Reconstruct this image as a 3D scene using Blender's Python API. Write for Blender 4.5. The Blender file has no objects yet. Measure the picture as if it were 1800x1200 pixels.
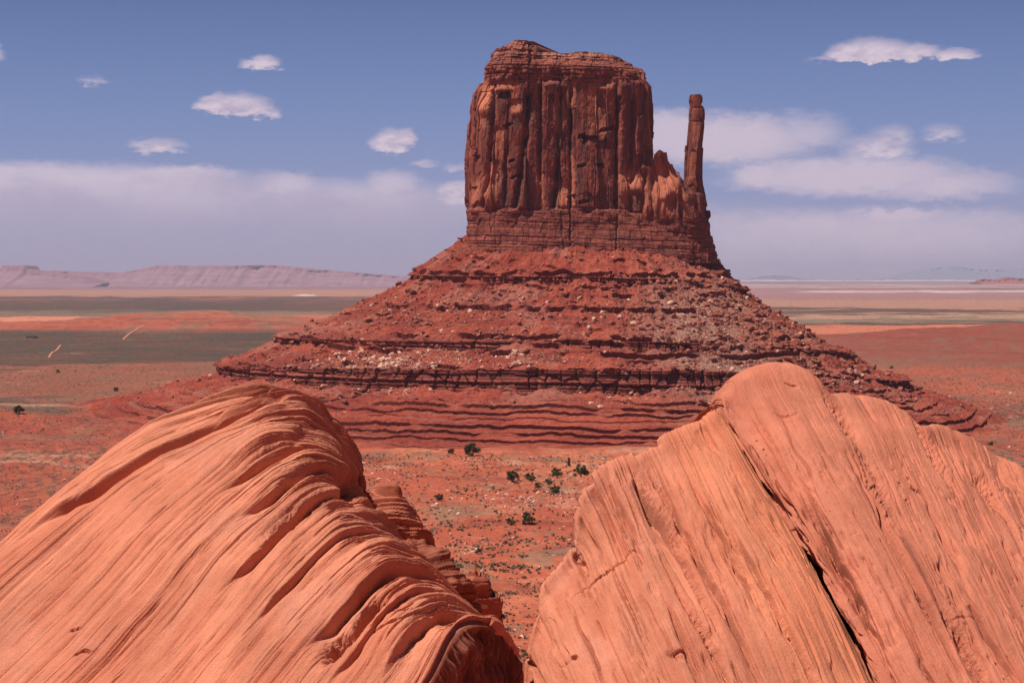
import bpy, math, random
import numpy as np

# ------------------------------------------------------------------ scene, camera, light
scn = bpy.context.scene
C = scn.collection
F = 3200.0                    # focal length in photo pixels (1800 px wide)
HOR = 490.0                   # photo row of the horizon

cam_d = bpy.data.cameras.new("camera")
cam = bpy.data.objects.new("camera", cam_d)
C.objects.link(cam)
cam.location = (0, 0, 0)
cam.rotation_euler = (math.radians(90), 0, 0)
cam_d.sensor_width = 36.0
cam_d.lens = 36.0 * F / 1800.0
cam_d.shift_y = -(600.0 - HOR) / 1800.0
cam_d.clip_start = 0.1
cam_d.clip_end = 200000.0
scn.camera = cam

SUN = np.array([-0.43, -0.17, 0.885]); SUN /= np.linalg.norm(SUN)
SUN_EL = math.asin(SUN[2])
SUN_AZ = math.atan2(SUN[0], SUN[1])          # clockwise from +Y
sun_d = bpy.data.lights.new("sun", 'SUN')
sun_d.energy = 4.9
sun_d.angle = math.radians(0.5)
sun_d.color = (1.0, 0.94, 0.86)
sun = bpy.data.objects.new("sun", sun_d)
C.objects.link(sun)
from mathutils import Vector
sun.rotation_euler = Vector(SUN.tolist()).to_track_quat('Z', 'Y').to_euler()

scn.view_settings.view_transform = 'Standard'
scn.view_settings.look = 'None'
scn.view_settings.exposure = 0.18
scn.view_settings.gamma = 1.0
scn.view_settings.use_curve_mapping = False
try:
    scn.cycles.max_bounces = 3
    scn.cycles.diffuse_bounces = 2
    scn.cycles.sample_clamp_indirect = 2.0
    scn.cycles.volume_bounces = 0
    scn.cycles.use_denoising = True
    scn.cycles.denoising_prefilter = 'NONE'
except Exception:
    pass


# ------------------------------------------------------------------ node helpers
class NT:
    def __init__(self, tree):
        self.t = tree; self.n = tree.nodes; self.l = tree.links

    def node(self, kind, **kw):
        nd = self.n.new(kind)
        for k, v in kw.items():
            setattr(nd, k, v)
        return nd

    def put(self, sock, v):
        if hasattr(v, 'is_output'):
            self.l.new(v, sock)
        else:
            sock.default_value = v

    def math(self, op, a, b=0.0, c=None, clamp=False):
        nd = self.node('ShaderNodeMath', operation=op, use_clamp=clamp)
        self.put(nd.inputs[0], a); self.put(nd.inputs[1], b)
        if c is not None:
            self.put(nd.inputs[2], c)
        return nd.outputs[0]

    def mix(self, fac, a, b, mode='MIX'):
        nd = self.node('ShaderNodeMix', data_type='RGBA', blend_type=mode)
        self.put(nd.inputs[0], fac)
        for s, v in ((nd.inputs[6], a), (nd.inputs[7], b)):
            if isinstance(v, tuple) and len(v) == 3:
                v = v + (1.0,)
            self.put(s, v)
        return nd.outputs[2]

    def noise(self, vec, scale, detail=4.0, rough=0.55, dist=0.0):
        nd = self.node('ShaderNodeTexNoise')
        if vec is not None:
            self.put(nd.inputs['Vector'], vec)
        nd.inputs['Scale'].default_value = scale
        nd.inputs['Detail'].default_value = detail
        nd.inputs['Roughness'].default_value = rough
        nd.inputs['Distortion'].default_value = dist
        return nd.outputs[0]

    def ramp(self, fac, stops, interp='LINEAR'):
        nd = self.node('ShaderNodeValToRGB')
        nd.color_ramp.interpolation = interp
        el = nd.color_ramp.elements
        while len(el) < len(stops):
            el.new(0.5)
        for e, (p, c) in zip(el, stops):
            e.position = p
            e.color = (c, c, c, 1) if not isinstance(c, tuple) else c + (1,)
        self.put(nd.inputs[0], fac)
        return nd.outputs[0]

    def vscale(self, vec, s):
        nd = self.node('ShaderNodeVectorMath', operation='MULTIPLY')
        self.put(nd.inputs[0], vec); nd.inputs[1].default_value = s
        return nd.outputs[0]

    def maprange(self, v, a, b, c=0.0, d=1.0, smooth=True):
        nd = self.node('ShaderNodeMapRange', interpolation_type='SMOOTHSTEP' if smooth else 'LINEAR')
        self.put(nd.inputs[0], v)
        for i, x in enumerate((a, b, c, d)):
            nd.inputs[1 + i].default_value = x
        return nd.outputs[0]


def srgb(r, g, b):
    f = lambda c: (c / 255 / 12.92) if c / 255 <= 0.04045 else ((c / 255 + 0.055) / 1.055) ** 2.4
    return (f(r), f(g), f(b))


# ------------------------------------------------------------------ world: sky and clouds
def build_world():
    w = bpy.data.worlds.new("World")
    scn.world = w
    w.use_nodes = True
    t = NT(w.node_tree)
    t.n.clear()
    out = t.node('ShaderNodeOutputWorld')
    bg = t.node('ShaderNodeBackground')
    t.l.new(bg.outputs[0], out.inputs[0])
    sky = t.node('ShaderNodeTexSky', sky_type='NISHITA')
    sky.sun_disc = False
    sky.sun_elevation = SUN_EL
    sky.sun_rotation = SUN_AZ
    sky.altitude = 1700
    sky.air_density = 1.0
    sky.dust_density = 0.6
    tc = t.node('ShaderNodeTexCoord')
    d = tc.outputs['Generated']
    sp = t.node('ShaderNodeSeparateXYZ'); t.l.new(d, sp.inputs[0])
    X, Y, Z = sp.outputs
    hor = t.math('SQRT', t.math('ADD', t.math('MULTIPLY', X, X), t.math('MULTIPLY', Y, Y)))
    U = t.math('MULTIPLY', t.math('ARCTAN2', X, Y), F)       # azimuth, 1/3200 rad
    V = t.math('MULTIPLY', t.math('ARCTAN2', Z, hor), F)     # elevation, 1/3200 rad
    # clear sky near the horizon: pale lavender to slate blue
    s = 0.93 / 0.1
    def L(r, g, b): return tuple(c * s for c in srgb(r, g, b))
    low = t.ramp(t.math('MULTIPLY', V, 1 / 700.0, clamp=True), [
        (0.0, L(166, 158, 184)), (0.10, L(157, 156, 187)), (0.22, L(137, 148, 188)),
        (0.38, L(119, 139, 184)), (0.55, L(103, 125, 173)), (0.72, L(87, 109, 157)), (1.0, L(76, 95, 147))])
    tint = t.mix(1.0, sky.outputs[0], (0.43, 0.36, 0.36), 'MULTIPLY')
    col = t.mix(t.maprange(V, 560, 1100), low, tint)
    # clouds, placed by direction
    wv = t.node('ShaderNodeCombineXYZ')
    t.put(wv.inputs[0], t.math('MULTIPLY', U, 0.01)); t.put(wv.inputs[1], t.math('MULTIPLY', V, 0.02))
    n1 = t.noise(wv.outputs[0], 1.3, 6, 0.6)
    wv2 = t.node('ShaderNodeCombineXYZ')
    t.put(wv2.inputs[0], t.math('MULTIPLY', U, 0.01)); t.put(wv2.inputs[1], t.math('MULTIPLY', V, 0.024)); wv2.inputs[2].default_value = 7.3
    n2 = t.noise(wv2.outputs[0], 3.6, 5, 0.62)
    n3 = t.noise(wv2.outputs[0], 0.55, 4, 0.55)
    du = t.math('MULTIPLY', t.math('SUBTRACT', n1, 0.5), 60)
    dv = t.math('MULTIPLY', t.math('SUBTRACT', n2, 0.5), 36)
    Uw = t.math('ADD', U, du); Vw = t.math('ADD', V, dv)

    def blob(px, py, rx, up, dn, k=1.0):
        # ellipse with its own upper and lower radius; 1 in the middle, 0 at the rim
        a = (px - 900.0); e = (HOR - py)
        x = t.math('MULTIPLY', t.math('SUBTRACT', Uw, a), 1.0 / rx)
        y0 = t.math('SUBTRACT', Vw, e)
        y = t.math('MAXIMUM', t.math('MULTIPLY', y0, 1.0 / up), t.math('MULTIPLY', y0, -1.0 / dn))
        r2 = t.math('ADD', t.math('MULTIPLY', x, x), t.math('MULTIPLY', y, y))
        return t.math('MULTIPLY', t.math('SUBTRACT', 1.0, r2), k)

    def union(lst):
        r = lst[0]
        for q in lst[1:]:
            r = t.math('MAXIMUM', r, q)
        return r
    cumulus = union([
        blob(1525, 110, 85, 36, 9), blob(1490, 106, 50, 26, 10), blob(1590, 110, 60, 24, 8), blob(1655, 110, 48, 12, 6, .7), blob(1450, 113, 35, 8, 5, .5),
        blob(420, 196, 62, 30, 15), blob(385, 192, 42, 26, 14), blob(460, 202, 36, 16, 10, .8),
        blob(692, 255, 44, 30, 18), blob(715, 248, 24, 24, 14),
        blob(466, 118, 36, 18, 11, .8), blob(2, 112, 34, 26, 22), blob(285, 262, 54, 15, 11, .6), blob(175, 153, 30, 8, 7, .33),
        blob(742, 289, 26, 11, 8, .45), blob(802, 296, 28, 10, 8, .35),
        blob(805, 335, 36, 22, 26, .8),
        blob(1535, 268, 70, 30, 14, .62), blob(1555, 250, 40, 28, 14, .5), blob(1645, 245, 42, 20, 12, .42)])
    veil = union([
        blob(1255, 250, 210, 55, 48, .85), blob(1180, 230, 90, 40, 45, .8), blob(1400, 240, 90, 42, 32, .5),
        blob(1480, 315, 230, 45, 38, .85), blob(1330, 312, 60, 26, 24, .8), blob(1640, 330, 140, 34, 28, .65),
        blob(1520, 400, 420, 36, 100, .62), blob(1560, 382, 110, 14, 18, .8),
        blob(1300, 420, 180, 60, 110, .5)])
    bank = union([
        blob(160, 350, 480, 64, 150, .95), blob(60, 330, 300, 44, 120, 1.0), blob(330, 312, 120, 22, 60, .9), blob(500, 325, 80, 26, 40, .7),
        blob(600, 370, 330, 62, 120, .8), blob(690, 330, 70, 34, 40, .7), blob(820, 350, 90, 34, 60, .7)])
    dens_c = t.maprange(t.math('ADD', cumulus, t.math('MULTIPLY', t.math('SUBTRACT', n2, 0.5), 0.6)), -0.18, 0.85)
    dens_v = t.maprange(t.math('ADD', veil, t.math('MULTIPLY', t.math('SUBTRACT', n1, 0.5), 0.55)), -0.2, 0.8)
    dens_b = t.maprange(t.math('ADD', bank, t.math('ADD', t.math('MULTIPLY', t.math('SUBTRACT', n1, 0.5), 0.45), t.math('MULTIPLY', t.math('SUBTRACT', n2, 0.5), 0.55))), -0.08, 0.75)
    dens_b = t.math('MULTIPLY', dens_b, t.maprange(V, 10, 150, 0.25, 1.0))
    cw = L(218, 201, 213); cb = L(186, 172, 194); cv = L(206, 190, 206)
    lightc = t.mix(t.maprange(t.math('ADD', n2, t.math('MULTIPLY', n3, 0.4)), 0.52, 0.88), cb, cw)
    bankc = t.mix(t.maprange(V, 50, 200), L(171, 160, 185), L(212, 197, 212))
    bankc = t.mix(t.math('MULTIPLY', t.maprange(t.math('ADD', t.math('MULTIPLY', n3, 0.6), t.math('MULTIPLY', n1, 0.4)), 0.40, 0.62), 0.65), bankc, L(174, 163, 188))
    col = t.mix(t.math('MULTIPLY', dens_b, 0.88), col, bankc)
    col = t.mix(t.math('MULTIPLY', dens_v, 0.90), col, cv)
    col = t.mix(t.math('MULTIPLY', dens_c, 0.93), col, lightc)
    t.l.new(col, bg.inputs[0])
    bg.inputs[1].default_value = 0.1


build_world()

# ------------------------------------------------------------------ numpy noise
U32 = np.uint32


def _hash(ix, iy, iz, seed):
    with np.errstate(over='ignore'):
        h = (ix.astype(np.int64) * 374761393 + iy.astype(np.int64) * 668265263 + iz.astype(np.int64) * 1274126177 + seed * 144269504088).astype(np.uint64)
        h = (h & np.uint64(0xffffffff)).astype(U32)
        h ^= h >> U32(15); h *= U32(0x85ebca6b); h ^= h >> U32(13); h *= U32(0xc2b2ae35); h ^= h >> U32(16)
    return h


_G3 = np.array([(1, 1, 0), (-1, 1, 0), (1, -1, 0), (-1, -1, 0), (1, 0, 1), (-1, 0, 1), (1, 0, -1), (-1, 0, -1),
                (0, 1, 1), (0, -1, 1), (0, 1, -1), (0, -1, -1), (1, 1, 0), (-1, 1, 0), (0, -1, 1), (0, -1, -1)], dtype=np.float32)
_a = np.arange(16) / 16 * 2 * np.pi + 0.2
_G2 = np.stack([np.cos(_a), np.sin(_a)], 1).astype(np.float32) * 1.35


def pn3(x, y, z, seed=0):
    x, y, z = np.broadcast_arrays(np.asarray(x, np.float64), y, z)
    xi = np.floor(x); yi = np.floor(y); zi = np.floor(z)
    fx = (x - xi).astype(np.float32); fy = (y - yi).astype(np.float32); fz = (z - zi).astype(np.float32)
    xi = xi.astype(np.int64); yi = yi.astype(np.int64); zi = zi.astype(np.int64)
    q = lambda f: f * f * f * (f * (f * 6 - 15) + 10)
    u, v, w = q(fx), q(fy), q(fz)
    r = 0
    for i in (0, 1):
        for j in (0, 1):
            for k in (0, 1):
                g = _G3[_hash(xi + i, yi + j, zi + k, seed) & U32(15)]
                dt = g[..., 0] * (fx - i) + g[..., 1] * (fy - j) + g[..., 2] * (fz - k)
                r = r + dt * (u if i else 1 - u) * (v if j else 1 - v) * (w if k else 1 - w)
    return r


def pn2(x, y, seed=0):
    x, y = np.broadcast_arrays(np.asarray(x, np.float64), y)
    xi = np.floor(x); yi = np.floor(y)
    fx = (x - xi).astype(np.float32); fy = (y - yi).astype(np.float32)
    xi = xi.astype(np.int64); yi = yi.astype(np.int64); zi = np.zeros_like(xi)
    q = lambda f: f * f * f * (f * (f * 6 - 15) + 10)
    u, v = q(fx), q(fy)
    r = 0
    for i in (0, 1):
        for j in (0, 1):
            g = _G2[_hash(xi + i, yi + j, zi, seed) & U32(15)]
            r = r + (g[..., 0] * (fx - i) + g[..., 1] * (fy - j)) * (u if i else 1 - u) * (v if j else 1 - v)
    return r


def fbm2(x, y, oct=4, gain=0.5, seed=0):
    r = 0; a = 1.0; s = 0
    for o in range(oct):
        r = r + a * pn2(x * 2 ** o + 13.7 * o, y * 2 ** o + 5.1 * o, seed + o); s += a; a *= gain
    return r / s * 1.6


def fbm3(x, y, z, oct=4, gain=0.5, seed=0):
    r = 0; a = 1.0; s = 0
    for o in range(oct):
        r = r + a * pn3(x * 2 ** o + 13.7 * o, y * 2 ** o + 5.1 * o, z * 2 ** o, seed + o); s += a; a *= gain
    return r / s * 1.6


def worley(x, y, seed=0, jit=0.9):
    """F1, F2, three random numbers of the nearest cell and the offset from its centre."""
    x, y = np.broadcast_arrays(np.asarray(x, np.float64), y)
    xi = np.floor(x).astype(np.int64); yi = np.floor(y).astype(np.int64)
    f1 = np.full(x.shape, 9.0); f2 = np.full(x.shape, 9.0)
    rid = np.zeros(x.shape, U32); ox = np.zeros(x.shape); oy = np.zeros(x.shape)
    z0 = np.zeros_like(xi)
    for i in (-1, 0, 1):
        for j in (-1, 0, 1):
            h = _hash(xi + i, yi + j, z0, seed)
            px = xi + i + 0.5 + ((h & U32(1023)).astype(np.float64) / 1023 - 0.5) * jit
            py = yi + j + 0.5 + (((h >> U32(10)) & U32(1023)).astype(np.float64) / 1023 - 0.5) * jit
            dx = x - px; dy = y - py
            dd = np.maximum(np.abs(dx) * 1.0, 0) ** 2 + dy ** 2
            nearer = dd < f1
            f2 = np.where(nearer, f1, np.minimum(f2, dd))
            f1 = np.where(nearer, dd, f1)
            rid = np.where(nearer, h, rid); ox = np.where(nearer, dx, ox); oy = np.where(nearer, dy, oy)
    h2 = _hash(rid.astype(np.int64), z0, z0, seed + 77)
    r1 = (h2 & U32(1023)).astype(np.float64) / 1023
    r2 = ((h2 >> U32(10)) & U32(1023)).astype(np.float64) / 1023
    r3 = ((h2 >> U32(20)) & U32(1023)).astype(np.float64) / 1023
    return np.sqrt(f1), np.sqrt(f2), r1, r2, r3, ox, oy


def sstep(x, a, b):
    t = np.clip((x - a) / (b - a), 0, 1)
    return t * t * (3 - 2 * t)


def lerp(a, b, t):
    return a + (b - a) * t


def mixc(a, b, t):
    return np.asarray(a) + (np.asarray(b) - np.asarray(a)) * t[..., None]


# ------------------------------------------------------------------ mesh helpers
def W(px, py, Y):
    """The point on the sight line of photo pixel (px, py) at distance Y."""
    return np.array([(px - 900.0) / F * Y, Y, -(py - HOR) / F * Y])


def to_px(P):
    return 900.0 + F * P[..., 0] / P[..., 1], HOR - F * P[..., 2] / P[..., 1]


def link(name, me, mat=None, parent=None):
    o = bpy.data.objects.new(name, me)
    C.objects.link(o)
    if mat is not None and not me.materials:
        me.materials.append(mat)
    if parent is not None:
        o.parent = parent
    return o


def mesh_from(name, verts, quads, attrs=None, smooth=True):
    me = bpy.data.meshes.new(name)
    v = np.ascontiguousarray(verts, np.float32).reshape(-1, 3)
    q = np.ascontiguousarray(quads, np.int32)
    k = q.shape[1]
    me.vertices.add(len(v)); me.vertices.foreach_set('co', v.ravel())
    me.loops.add(q.size); me.loops.foreach_set('vertex_index', q.ravel())
    me.polygons.add(len(q))
    me.polygons.foreach_set('loop_start', np.arange(0, q.size, k, dtype=np.int32))
    try:
        me.polygons.foreach_set('loop_total', np.full(len(q), k, np.int32))
    except Exception:
        pass
    me.polygons.foreach_set('use_smooth', np.full(len(q), smooth, bool))
    me.update(calc_edges=True)
    for nm, a in (attrs or {}).items():
        a = np.asarray(a, np.float32).reshape(len(v), -1)
        if a.shape[1] == 3 and nm == 'col':
            a4 = np.ones((len(v), 4), np.float32); a4[:, :3] = a
            at = me.attributes.new(nm, 'FLOAT_COLOR', 'POINT'); at.data.foreach_set('color', a4.ravel())
        elif a.shape[1] == 3:
            at = me.attributes.new(nm, 'FLOAT_VECTOR', 'POINT'); at.data.foreach_set('vector', a.ravel())
        else:
            at = me.attributes.new(nm, 'FLOAT', 'POINT'); at.data.foreach_set('value', a.ravel())
    return me


def grid_quads(m, n, wrap=False, flip=False):
    i = np.arange(m - 1)[:, None]; j = np.arange(n if wrap else n - 1)[None, :]
    j2 = (j + 1) % n
    a = i * n + j; b = i * n + j2; c = (i + 1) * n + j2; d = (i + 1) * n + j
    q = np.stack([a, b, c, d], -1).reshape(-1, 4)
    return q[:, ::-1] if flip else q


def grid_obj(name, P, mat, parent=None, wrap=False, flip=False, attrs=None, smooth=True):
    m, n = P.shape[:2]
    me = mesh_from(name, P.reshape(-1, 3), grid_quads(m, n, wrap, flip), attrs, smooth)
    return link(name, me, mat, parent)


def grid_normals(P, wrap=False):
    if wrap:
        du = np.roll(P, -1, 1) - np.roll(P, 1, 1)
    else:
        du = np.gradient(P, axis=1)
    dv = np.gradient(P, axis=0)
    n = np.cross(du, dv)
    return n / np.maximum(np.linalg.norm(n, axis=-1, keepdims=True), 1e-9)


def catmull(A, n, axis=0, t=None):
    A = np.moveaxis(np.asarray(A, float), axis, 0)
    m = A.shape[0]
    if t is None:
        t = np.linspace(0, m - 1, n)
    i = np.clip(np.floor(t).astype(int), 0, m - 2); f = (t - i).reshape((-1,) + (1,) * (A.ndim - 1))
    ext = np.concatenate([2 * A[:1] - A[1:2], A, 2 * A[-1:] - A[-2:-1]], 0)
    p0, p1, p2, p3 = ext[i], ext[i + 1], ext[i + 2], ext[i + 3]
    R = 0.5 * (2 * p1 + (p2 - p0) * f + (2 * p0 - 5 * p1 + 4 * p2 - p3) * f ** 2 + (3 * p1 - p0 - 3 * p2 + p3) * f ** 3)
    return np.moveaxis(R, 0, axis)


def tag(o, label=None, cat=None, group=None, kind=None):
    for k, v in (('label', label), ('category', cat), ('group', group), ('kind', kind)):
        if v:
            o[k] = v
    return o


def empty(name, loc=(0, 0, 0)):
    o = bpy.data.objects.new(name, None)
    o.empty_display_size = 1.0
    C.objects.link(o)
    o.location = loc
    return o


def local(P, root):
    return P - np.array(root.location)


# ------------------------------------------------------------------ materials
def new_mat(name):
    m = bpy.data.materials.new(name)
    m.use_nodes = True
    t = NT(m.node_tree)
    b = t.n['Principled BSDF']
    b.inputs['Roughness'].default_value = 0.95
    b.inputs['Specular IOR Level'].default_value = 0.12
    return m, t, b


def attr_mat(name, scale=1.0, var=0.3, bump=0.0, bscale=1.0, bdist=0.5, aniso=(1, 1, 1)):
    """Vertex albedo with procedural noise variation and bump in object space."""
    m, t, b = new_mat(name)
    at = t.node('ShaderNodeAttribute', attribute_name='col')
    tc = t.node('ShaderNodeTexCoord')
    vec = t.vscale(tc.outputs['Object'], aniso)
    n = t.noise(vec, scale, 5, 0.65)
    f = t.maprange(n, 0.25, 0.75, 1 - var, 1 + var, smooth=False)
    mx = t.node('ShaderNodeVectorMath', operation='SCALE')
    t.l.new(at.outputs['Color'], mx.inputs[0]); t.l.new(f, mx.inputs['Scale'])
    t.l.new(mx.outputs[0], b.inputs['Base Color'])
    if bump > 0:
        bp = t.node('ShaderNodeBump')
        bp.inputs['Strength'].default_value = bump
        bp.inputs['Distance'].default_value = bdist
        t.l.new(t.noise(vec, bscale, 6, 0.65), bp.inputs['Height'])
        t.l.new(bp.outputs[0], b.inputs['Normal'])
    return m


def strata_mat(name):
    """Foreground sandstone: fine laminations driven by the stored bedding coordinate."""
    m, t, b = new_mat(name)
    at = t.node('ShaderNodeAttribute', attribute_name='col')
    st = t.node('ShaderNodeAttribute', attribute_name='bed')
    tc = t.node('ShaderNodeTexCoord')
    v1 = t.vscale(st.outputs['Vector'], (34, 4.0, 0.0))
    v2 = t.vscale(st.outputs['Vector'], (90, 9.0, 0.0))
    nz1 = t.noise(v1, 1.0, 5, 0.65, 0.6)
    nz2 = t.noise(v2, 1.0, 4, 0.65, 0.6)
    nz3 = t.noise(tc.outputs['Object'], 45.0, 6, 0.75)
    nz4 = t.noise(tc.outputs['Object'], 1.3, 5, 0.6)
    nz5 = t.noise(tc.outputs['Object'], 7.0, 5, 0.65)
    h = t.math('ADD', t.math('MULTIPLY', nz1, 0.45), t.math('ADD', t.math('MULTIPLY', nz2, 0.30), t.math('MULTIPLY', nz3, 0.75)))
    bp = t.node('ShaderNodeBump')
    bp.inputs['Strength'].default_value = 0.85
    bp.inputs['Distance'].default_value = 0.018
    t.l.new(h, bp.inputs['Height'])
    t.l.new(bp.outputs[0], b.inputs['Normal'])
    f = t.math('ADD', t.maprange(nz1, 0.25, 0.75, 0.95, 1.05, smooth=False), t.maprange(nz4, 0.3, 0.7, -0.16, 0.12, smooth=False))
    f = t.math('ADD', f, t.maprange(nz5, 0.3, 0.7, -0.06, 0.06, smooth=False))
    f = t.math('MULTIPLY', f, t.maprange(nz3, 0.3, 0.7, 0.90, 1.08, smooth=False))
    mx = t.node('ShaderNodeVectorMath', operation='SCALE')
    t.l.new(at.outputs['Color'], mx.inputs[0]); t.l.new(f, mx.inputs['Scale'])
    t.l.new(mx.outputs[0], b.inputs['Base Color'])
    return m


M_ground = attr_mat('desert_soil', 0.35, 0.28, 0.5, 0.8, 0.4)
M_talus = attr_mat('talus_debris', 0.5, 0.30, 0.8, 0.9, 1.2)
M_cliff = attr_mat('cliff_sandstone', 0.25, 0.22, 0.7, 0.35, 1.5, (1, 1, 0.35))
M_band = attr_mat('banded_shale', 0.45, 0.28, 0.8, 0.7, 1.0, (0.5, 0.5, 1.6))
M_stone = attr_mat('loose_stone', 0.9, 0.22, 0.5, 1.2, 0.4)
M_far = attr_mat('distant_rock', 0.004, 0.18)
M_strata = strata_mat('laminated_sandstone')


def leaf_mat(name, c1, c2):
    m, t, b = new_mat(name)
    tc = t.node('ShaderNodeTexCoord')
    n = t.noise(tc.outputs['Object'], 1.6, 4, 0.6)
    t.l.new(t.mix(t.maprange(n, 0.3, 0.7), c1, c2), b.inputs['Base Color'])
    b.inputs['Roughness'].default_value = 0.8
    return m


M_juniper = leaf_mat('juniper_foliage', (0.058, 0.056, 0.020), (0.115, 0.102, 0.040))
M_shrub = leaf_mat('sage_foliage', (0.15, 0.125, 0.085), (0.25, 0.205, 0.145))
M_shrub2 = leaf_mat('dark_brush_foliage', (0.055, 0.052, 0.026), (0.10, 0.088, 0.05))
M_bark = leaf_mat('bark', (0.09, 0.06, 0.045), (0.16, 0.11, 0.08))

# ------------------------------------------------------------------ terrain
FLOOR = -108.0


def height(x, y):
    """Ground height. The camera stands on a rim; the valley floor lies about 108 m below."""
    r = np.hypot(x, y)
    z = np.full_like(r, FLOOR)
    # valley floor relief
    z = z + fbm2(x / 900.0, y / 900.0, 4, 0.5, 3) * np.interp(r, [400, 1500, 6000, 20000], [2.0, 3.0, 5.0, 3.0])
    fade = np.interp(r, [1500, 5000], [1.0, 0.0])
    z = z + fbm2(x / 70.0, y / 110.0, 4, 0.5, 9) * 2.0 * fade
    # little benches of bedded rock
    t = (z + fbm2(x / 200.0, y / 200.0, 3, 0.5, 15) * 2.0) / 1.6
    fr = t - np.floor(t)
    z = z + (sstep(fr, 0.35, 0.65) - fr) * 1.1 * fade * sstep(fbm2(x / 160.0, y / 90.0, 3, 0.5, 16), -0.2, 0.35)
    # dry washes
    wv = np.abs(fbm2(x / 130.0 + 4, y / 90.0, 3, 0.5, 21))
    z = z - (1 - sstep(wv, 0.0, 0.07)) * 1.2 * fade
    # ground rising toward the foot of the butte, and a swell below the rim
    # low red ridge on the right
    def ridge(cx, cy, rx, ry, h, ang=0.0):
        dx = x - cx; dy = y - cy
        ca, sa = math.cos(ang), math.sin(ang)
        a = (dx * ca + dy * sa) / rx; b = (-dx * sa + dy * ca) / ry
        return h * np.exp(-(np.abs(a) ** 2.4 + np.abs(b) ** 2.0))
    e = fbm2(x / 240.0, y / 240.0, 4, 0.55, 31)
    z = z + ridge(880, 2350, 520, 430, 46, -0.10) * (1 + 0.18 * e) + ridge(560, 2500, 260, 240, 12) * (1 + .3 * e)
    z = z + ridge(-560, 3650, 420, 330, 22) * (1 + 0.35 * e) + ridge(-760, 3600, 380, 330, 16) * (1 + .4 * e)
    z = z + ridge(-520, 1330, 260, 170, 16, 0.1) * (1 + 0.3 * e) + ridge(-330, 1050, 120, 120, 8) * (1 + 0.3 * e) + ridge(9, 700, 26, 13, 4.0) * (1 + .5 * e) + ridge(-12, 640, 20, 10, 3.0)
    # the rim the camera stands on
    edge = 20.5 + 0.5 * pn2(x / 9.0, y * 0 + 3.3, 41)
    rim = np.where(y < edge, -4.45 - 0.085 * np.clip(y - 16, 0, None) + 0.06 * fbm2(x / 3.0, y / 3.0, 3, 0.5, 44), -4.85 - (y - edge) * 0.262 + 2.0 * fbm2(x / 25.0, y / 25.0, 3, 0.5, 45) * np.clip((y - edge) / 60, 0, 1))
    return np.maximum(z, np.where(r < 900, rim, -1e9))


RED = np.array([0.37, 0.085, 0.046]); ORANGE = np.array([0.50, 0.150, 0.080]); DEEP = np.array([0.22, 0.043, 0.028])
TAN = np.array([0.50, 0.25, 0.165]); GREEN = np.array([0.062, 0.049, 0.035]); OLIVE = np.array([0.17, 0.125, 0.080])
PALE = np.array([0.62, 0.45, 0.38]); MAUVE = np.array([0.30, 0.15, 0.15])


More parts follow.
